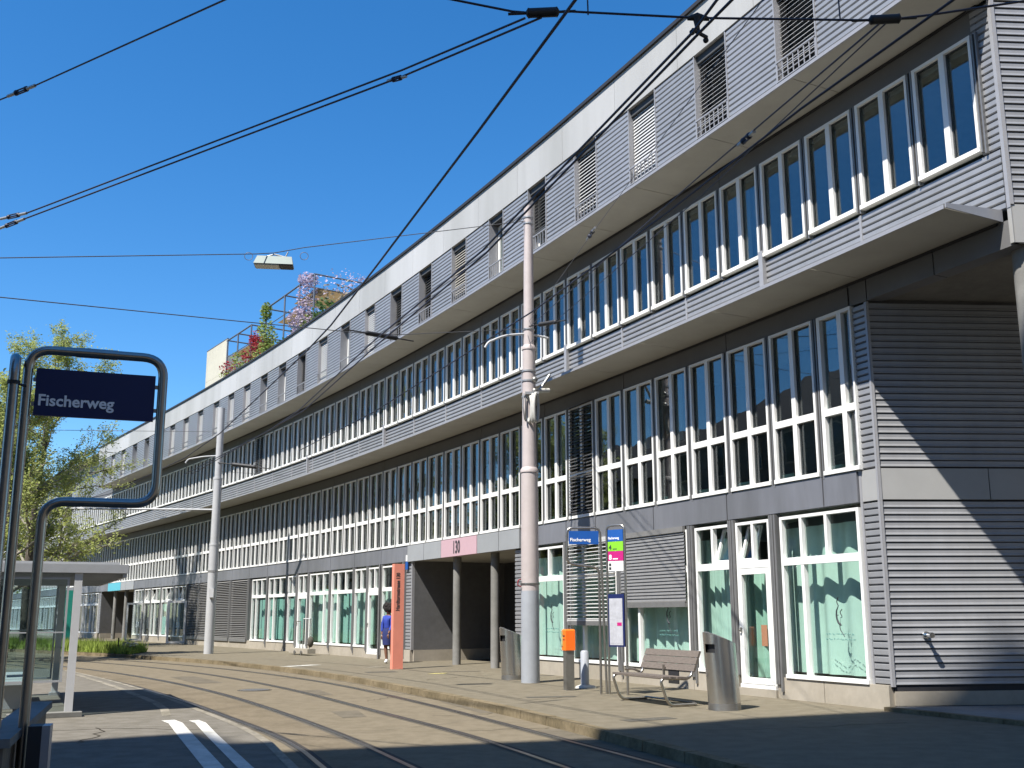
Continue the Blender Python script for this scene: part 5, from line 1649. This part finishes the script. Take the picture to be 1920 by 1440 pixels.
# ------------------------------------------------------------------ person
def skin_body(name, joints, edges, m, parent, sub=2, root=0):
    me = bpy.data.meshes.new(name)
    me.from_pydata([j[0] for j in joints], edges, [])
    o = bpy.data.objects.new(name, me)
    COL.objects.link(o); o.parent = parent
    md = o.modifiers.new('skin', 'SKIN')
    md.use_smooth_shade = True
    for i, j in enumerate(joints):
        r = j[1]
        sv = me.skin_vertices[0].data[i]
        sv.radius = (r, r) if not isinstance(r, tuple) else r
        sv.use_root = (i == root)
    s = o.modifiers.new('subdivision', 'SUBSURF'); s.levels = sub; s.render_levels = sub
    me.materials.append(M[m])
    return o
pp = thing('person', 'person with black afro in blue top and dark skirt walking behind the salmon pillar', 'person', (-4.55, 31.9, 0), R(-35))
# local: x = person's left-right as seen by camera (right positive), -y towards the camera, z up ; walking to the right (+x)
J = [((0, 0, .95), .115), ((0, 0, 1.10), .105), ((.01, 0, 1.28), .125), ((.01, 0, 1.40), .105), ((.02, 0, 1.48), .05), ((.035, -.01, 1.58), .082), ((.045, -.015, 1.66), .085),
     # left arm (camera left)
     ((-.13, -.01, 1.39), .058), ((-.19, -.03, 1.16), .045), ((-.17, -.07, .93), .036), ((-.155, -.09, .86), .030),
     ((.16, .0, 1.39), .058), ((.22, -.04, 1.16), .045), ((.20, -.14, .96), .036), ((.19, -.17, .89), .030),
     # legs
     ((-.08, 0, .86), .095), ((-.05, -.03, .50), .062), ((-.03, -.02, .30), .055), ((-.02, .0, .10), .038), ((.0, -.05, .045), .036), ((.06, -.12, .03), .03),
     ((.08, 0, .86), .095), ((.10, .05, .50), .062), ((.06, .13, .30), .052), ((.02, .20, .11), .038), ((.05, .17, .05), .034), ((.12, .10, .03), .03)]
Ed = [(0, 1), (1, 2), (2, 3), (3, 4), (4, 5), (5, 6), (3, 7), (7, 8), (8, 9), (9, 10), (3, 11), (11, 12), (12, 13), (13, 14),
      (0, 15), (15, 16), (16, 17), (17, 18), (18, 19), (19, 20), (0, 21), (21, 22), (22, 23), (23, 24), (24, 25), (25, 26)]
body = skin_body('body', J, Ed, 'skin', pp)
# hands: five fingers each, rooted in the palm
def hand(c, side):
    cx, cy, cz = c
    j = [((cx, cy, cz), .026), ((cx, cy - .01, cz - .045), .030)]
    e = [(0, 1)]
    for i, L in enumerate((.055, .065, .062, .05)):
        off = (i - 1.5) * .016
        b = len(j)
        j += [((cx + off, cy - .012, cz - .085), .0095), ((cx + off * 1.1 + .004 * side, cy - .004, cz - .085 - L * .6), .009), ((cx + off * 1.05 + .002 * side, cy + .012, cz - .085 - L), .008)]
        e += [(1, b), (b, b + 1), (b + 1, b + 2)]
    b = len(j)
    j += [((cx + .032 * side, cy - .02, cz - .05), .011), ((cx + .04 * side, cy - .03, cz - .085), .009)]
    e += [(1, b), (b, b + 1)]
    return skin_body('hand', j, e, 'skin', body, 1)
hand((-.155, -.09, .86), 1); hand((.19, -.17, .89), -1)
# top with long sleeves
TJ = [((0, 0, 1.02), (.145, .125)), ((0, 0, 1.10), (.120, .115)), ((.01, 0, 1.28), (.145, .135)), ((.01, 0, 1.40), (.118, .112)), ((.02, 0, 1.455), .062),
      ((-.135, -.01, 1.39), .068), ((-.195, -.03, 1.16), .058), ((-.172, -.07, .94), .048),
      ((.165, .0, 1.39), .068), ((.225, -.04, 1.16), .058), ((.202, -.135, .97), .048)]
TE = [(0, 1), (1, 2), (2, 3), (3, 4), (3, 5), (5, 6), (6, 7), (3, 8), (8, 9), (9, 10)]
skin_body('blue_top', TJ, TE, 'dress', pp)
sk_ = MB(); seg = 24; prof = [(1.06, .135, .125), (.98, .165, .145), (.86, .178, .155), (.70, .175, .150), (.56, .165, .145)]
base = 0
for (z, rx, ry) in prof:
    for i in range(seg):
        a = 2 * math.pi * i / seg
        w_ = 1 + .03 * math.sin(a * 6) * (1.06 - z)
        sk_.v.append((rx * w_ * math.cos(a), ry * w_ * math.sin(a), z))
for j in range(len(prof) - 1):
    for i in range(seg):
        a = j * seg + i; b = j * seg + (i + 1) % seg
        sk_.sm.add(len(sk_.f)); sk_.f.append((a, a + seg, b + seg, b))
obj('skirt', sk_, 'skirt', pp)
hr = MB(); rnd = random.Random(4)
hr.ball((.03, .02, 1.69), .175, 16, 10, (1.12, 1.0, .95))
for _ in range(110):
    a = rnd.uniform(0, 6.283); t = rnd.uniform(-.5, 1.0)
    d = Vector((math.cos(a) * math.cos(t), math.sin(a) * math.cos(t), math.sin(t)))
    if d.y < -.75 and d.z < .35: continue
    hr.ball((.03 + d.x * .19, .02 + d.y * .165, 1.69 + d.z * .165), rnd.uniform(.028, .05), 6, 4)
obj('hair', hr, 'hair', pp)
fc = MB()
fc.ball((.022, -.098, 1.625), .011, 6, 4); fc.ball((.085, -.09, 1.625), .011, 6, 4)
obj('eye', fc, 'ink', body)
obj('nose', MB().ball((.057, -.105, 1.60), .016, 6, 4, (.8, 1, 1.3)), 'skin', body)
obj('mouth', MB().ball((.055, -.098, 1.562), .018, 8, 4, (1.2, .5, .4)), 'red_flower', body)
for (x, y, a) in ((.03, -.08, R(60)), (.09, .14, R(40))):
    s_ = MB()
    s_.ball((0, 0, .05), .055, 10, 6, (2.2, .85, .85)); s_.ball((-.05, 0, .085), .05, 8, 5, (1, .9, .9))
    o = obj('shoe', s_, 'shoe', pp, (x, y, 0), -a)

# ------------------------------------------------------------------ grass strip
GP = [(-15.9, 40.4), (-17.4, 41.9), (-20.9, 45.0), (-26, 49.7), (-34, 57), (-46, 68), (-43, 70), (-32, 61), (-26, 54.8), (-21.5, 50.2), (-18.2, 46.4), (-16.2, 43.0)]
mb = MB(); mb.face([(x, y, .012) for x, y in GP])
structure(obj('planting_bed', mb, 'soil'))
def inside(x, y, poly):
    c = False
    for i in range(len(poly)):
        x1, y1 = poly[i]; x2, y2 = poly[i - 1]
        if (y1 > y) != (y2 > y) and x < (x2 - x1) * (y - y1) / (y2 - y1) + x1: c = not c
    return c
rnd = random.Random(11)
gm = MB(); n = 0
while n < 26000:
    x = rnd.uniform(-46, -15.5); y = rnd.uniform(40, 70)
    if rnd.random() > math.exp(-(y - 41) / 16): continue
    if not inside(x, y, GP): continue
    h = rnd.uniform(.15, .42) * (1.15 + .55 * math.sin(x * 1.3) * math.sin(y * 1.1)); a = rnd.uniform(0, 6.283); w = rnd.uniform(.012, .03)
    c, s_ = math.cos(a) * w, math.sin(a) * w
    lx, ly = rnd.uniform(-.12, .12), rnd.uniform(-.12, .12)
    gm.face([(x - c, y - s_, .01), (x + c, y + s_, .01), (x + lx, y + ly, h)])
    n += 1
stuff(tag(obj('grass', gm, 'grass'), 'long green grass growing in the planting strip along the far kerb', 'grass'))
fl = thing('flower_clump', 'pale cream flower clump at the right end of the grass strip', 'flowers', (-16.6, 42.1, 0))
mb = MB(); leaves(mb, 130, ell((0, 0, .34), (.34, .34, .24)), .055, rnd); stuff(obj('flowers', mb, 'cream', fl))
mb = MB(); leaves(mb, 60, ell((0, 0, .2), (.3, .3, .2)), .06, rnd); obj('foliage', mb, 'leaf', fl)
tag(obj('marker_post', MB().cyl((0, 0), .03, 0, .62, 8), 'dark_edge', None, (-17.0, 42.0, 0)), 'short dark marker post at the right end of the grass strip', 'post')

# teal banner
tb = thing('banner', 'upright teal banner board in front of the far facade beside the pale pole', 'banner', (-25.4, 55.3, 0), R(35))
obj('board', MB().box(-.45, .45, -.05, .05, .15, 2.9), 'teal_banner', tb)
obj('foot', MB().box(-.35, .35, -.2, .2, 0, .15), 'dark_edge', tb)

# ------------------------------------------------------------------ trees
def tree(loc, label, h, r0, spread, nleaf, lm, seed, lean=(0, 0), twig_n=1.0, first=.22, lsize=.066):
    t = thing('deciduous_tree', label, 'tree', loc, 0, 'spring trees along the tram platform')
    rnd = random.Random(seed)
    tr = MB(); br = MB(); lf = MB(); tips = []
    n = 9
    pts = []; rad = []
    for i in range(n + 1):
        f = i / n
        pts.append(Vector((lean[0] * f + .18 * math.sin(f * 5 + seed), lean[1] * f + .18 * math.cos(f * 4 + seed), h * .92 * f)))
        rad.append(r0 * (1 - f) ** .8 + .012)
    tr.tube(pts, rad, 9)
    def branch(p, d, L, r, lev):
        m = 5; q = [p]; dd = d.copy()
        for i in range(m):
            dd = (dd + Vector((rnd.gauss(0, .16), rnd.gauss(0, .16), rnd.gauss(.03, .12)))).normalized()
            q.append(q[-1] + dd * L / m)
        br.tube(q, [r * (1 - .8 * i / m) for i in range(m + 1)], 5 if lev < 2 else 3, False)
        if lev >= 3:
            tips.append((q, L)); return
        k = int((5 if lev == 1 else 5) * twig_n)
        for i in range(k):
            f = rnd.uniform(.25, 1.0); j = min(int(f * m), m - 1)
            pp_ = q[j] + (q[j + 1] - q[j]) * (f * m - j)
            nd = (dd + Vector((rnd.gauss(0, .7), rnd.gauss(0, .7), rnd.gauss(.15, .5)))).normalized()
            branch(pp_, nd, L * rnd.uniform(.4, .62), r * .5, lev + 1)
        tips.append((q, L * .6))
    nb = 20
    for i in range(nb):
        f = first + (1 - first) * i / nb
        j = min(int(f * n), n - 1); p = pts[j] + (pts[j + 1] - pts[j]) * (f * n - j)
        a = i * 2.4 + rnd.uniform(-.4, .4)
        up = .35 + .9 * f
        d = Vector((math.cos(a), math.sin(a), up)).normalized()
        branch(p, d, spread * (1.05 - .62 * f) * rnd.uniform(.8, 1.15), rad[j] * .42 + .01, 1)
    obj('trunk', tr, 'bark', t)
    obj('branches', br, 'twig', t)
    for _ in range(nleaf):
        q, L = rnd.choice(tips)
        f = rnd.uniform(.2, 1.0) * (len(q) - 1); j = min(int(f), len(q) - 2)
        p = q[j] + (q[j + 1] - q[j]) * (f - j) + Vector((rnd.gauss(0, .13), rnd.gauss(0, .13), rnd.gauss(-.02, .12)))
        a = rnd.uniform(0, 6.283)
        u = Vector((math.cos(a), math.sin(a), rnd.uniform(-.9, .5))).normalized()
        w = u.cross(Vector((rnd.gauss(0, 1), rnd.gauss(0, 1), rnd.gauss(0, 1)))).normalized()
        s = lsize * rnd.uniform(.5, 1.3)
        lf.face([p - u * s, p + w * s * .45, p + u * s, p - w * s * .45])
    obj('crown', lf, lm, t)
    return t
tree((-24.5, 49.5, 0), 'tall half bare spring tree with yellow green leaves right behind the blue name sign', 16.0, .22, 5.0, 34000, 'leaf_young', 3, (0, 0))
tree((-19.4, 37.2, 0), 'leafy yellow green tree at the left edge beside the near sign tubes', 10.6, .20, 3.6, 32000, 'leaf_young', 8, (-.6, 0))
tree((-30.5, 55.5, 0), 'bushy green tree farther back on the left behind the shelter', 12.6, .22, 4.6, 34000, 'leaf_young', 15, (0, 0))
tree((-37, 68, 0), 'pale spring tree in front of the far end of the building', 14.5, .22, 5.0, 26000, 'leaf_young', 21, (0, 0))
tree((-31.5, 45.5, 0), 'tall tree at the far left behind the leafy edge tree', 15.0, .24, 4.8, 26000, 'leaf_young', 33, (0, 0))

# ------------------------------------------------------------------ far background buildings
def block(label, loc, rot, w, d, h, wall, floors, cols, roof=None, wm='window_dark'):
    t = thing('apartment_building', label, 'building', loc, rot)
    obj('wall', MB().box(0, w, 0, d, 0, h), wall, t)
    win = MB().box(-.55, .55, -.06, .06, -.8, .8).mesh('window', wm)
    fh = h / floors
    frm = MB(); rect_frame(frm, -.63, .63, -.09, .07, -.88, .88, .08); frm = frm.mesh('window_frame', 'far_white')
    for f in range(floors):
        for c in range(cols):
            wx = (c + .5) * w / cols; wz = (f + .55) * fh
            o = link('window', win, t, (wx, -.0, wz)); link('window_frame', frm, o)
    if roof:
        e = .5; rh = roof
        mb = MB()
        a = [(-e, -e, h), (w + e, -e, h), (w + e, d + e, h), (-e, d + e, h)]
        r1, r2 = (d * .45, d / 2, h + rh), (w - d * .45, d / 2, h + rh)
        mb.face([a[0], a[1], r2, r1]); mb.face([a[1], a[2], r2]); mb.face([a[2], a[3], r1, r2]); mb.face([a[3], a[0], r1]); mb.face(a[::-1])
        obj('roof', mb, 'house_roof', t)
    else:
        obj('roof_edge', MB().box(-.1, w + .1, -.1, d + .1, h + .01, h + .3), 'dark_edge', t)
    return t
block('cream apartment block beyond the end of the building behind the trees', (-86, 118, 0), R(8), 30, 14, 16.5, 'far_white', 5, 8)
block('pale apartment block on the far left behind the trees', (-104, 92, 0), R(-8), 22, 14, 13, 'far_white', 4, 6)
# old houses across the street: they stand outside the picture and show in the window reflections
ang = math.atan2(.888, -.46) + math.pi
hx = Vector((-.46, .888)); nv = Vector((.888, .46))
for i, (s, w, h, m, lab) in enumerate([(8, 16, 10.5, 'house_wall', 'old tenement with a hipped roof opposite, reflected in the windows, nearest the camera'),
                                       (25, 14, 11.5, 'house_wall_b', 'cream old tenement opposite, second in the row'),
                                       (40, 18, 10.0, 'house_wall', 'old tenement opposite, third in the row')]):
    p = Vector((-16.5, 5.0)) + hx * s
    # local y = depth away from the street ; front faces the street
    block(lab, (p.x, p.y, 0), math.atan2(hx.y, hx.x), w, 11, h, m, 4, int(w / 2.6), 4.2)
# tower behind the camera that throws the big foreground shadow
sh_pts = [(-12.5, 8.6), (-5.75, 12.42), (-4.24, 13.33), (-3.5, 12.20), (-1.95, 12.67), (.67, 13.39), (1.16, 13.5), (3.0, 14.7), (5.35, 15.63), (7.76, 16.5), (9.2, 16.25), (10.2, 16.5)]
HT = 30.0
kx = SUNDIR.x / -SUNDIR.z * HT; ky = SUNDIR.y / -SUNDIR.z * HT
poly = [(x - kx, y - ky) for x, y in sh_pts]
poly = poly + [(poly[-1][0] - 3.5, poly[-1][1] - 16), (poly[0][0] + 1, poly[0][1] - 14)]
tw = thing('tower_block', 'tall grey tower block behind the camera whose shadow falls over the foreground', 'building', (poly[0][0], poly[0][1], 0))
obj('wall', MB().prism([(x - poly[0][0], y - poly[0][1]) for x, y in poly][::-1], 0, HT), 'tower_wall', tw)

block('unseen grey block added behind the camera on the right to darken the shade', (17, 5, 0), R(-90), 40, 22, 22, 'tower_wall', 7, 14)  # added out of view, blocks sky light from the shaded end wall and ground
block('unseen long grey block added far behind the camera to hold back sky light', (26, -40, 0), R(184), 34, 12, 26, 'tower_wall', 7, 10)  # unseen, added as a further screen against the sky
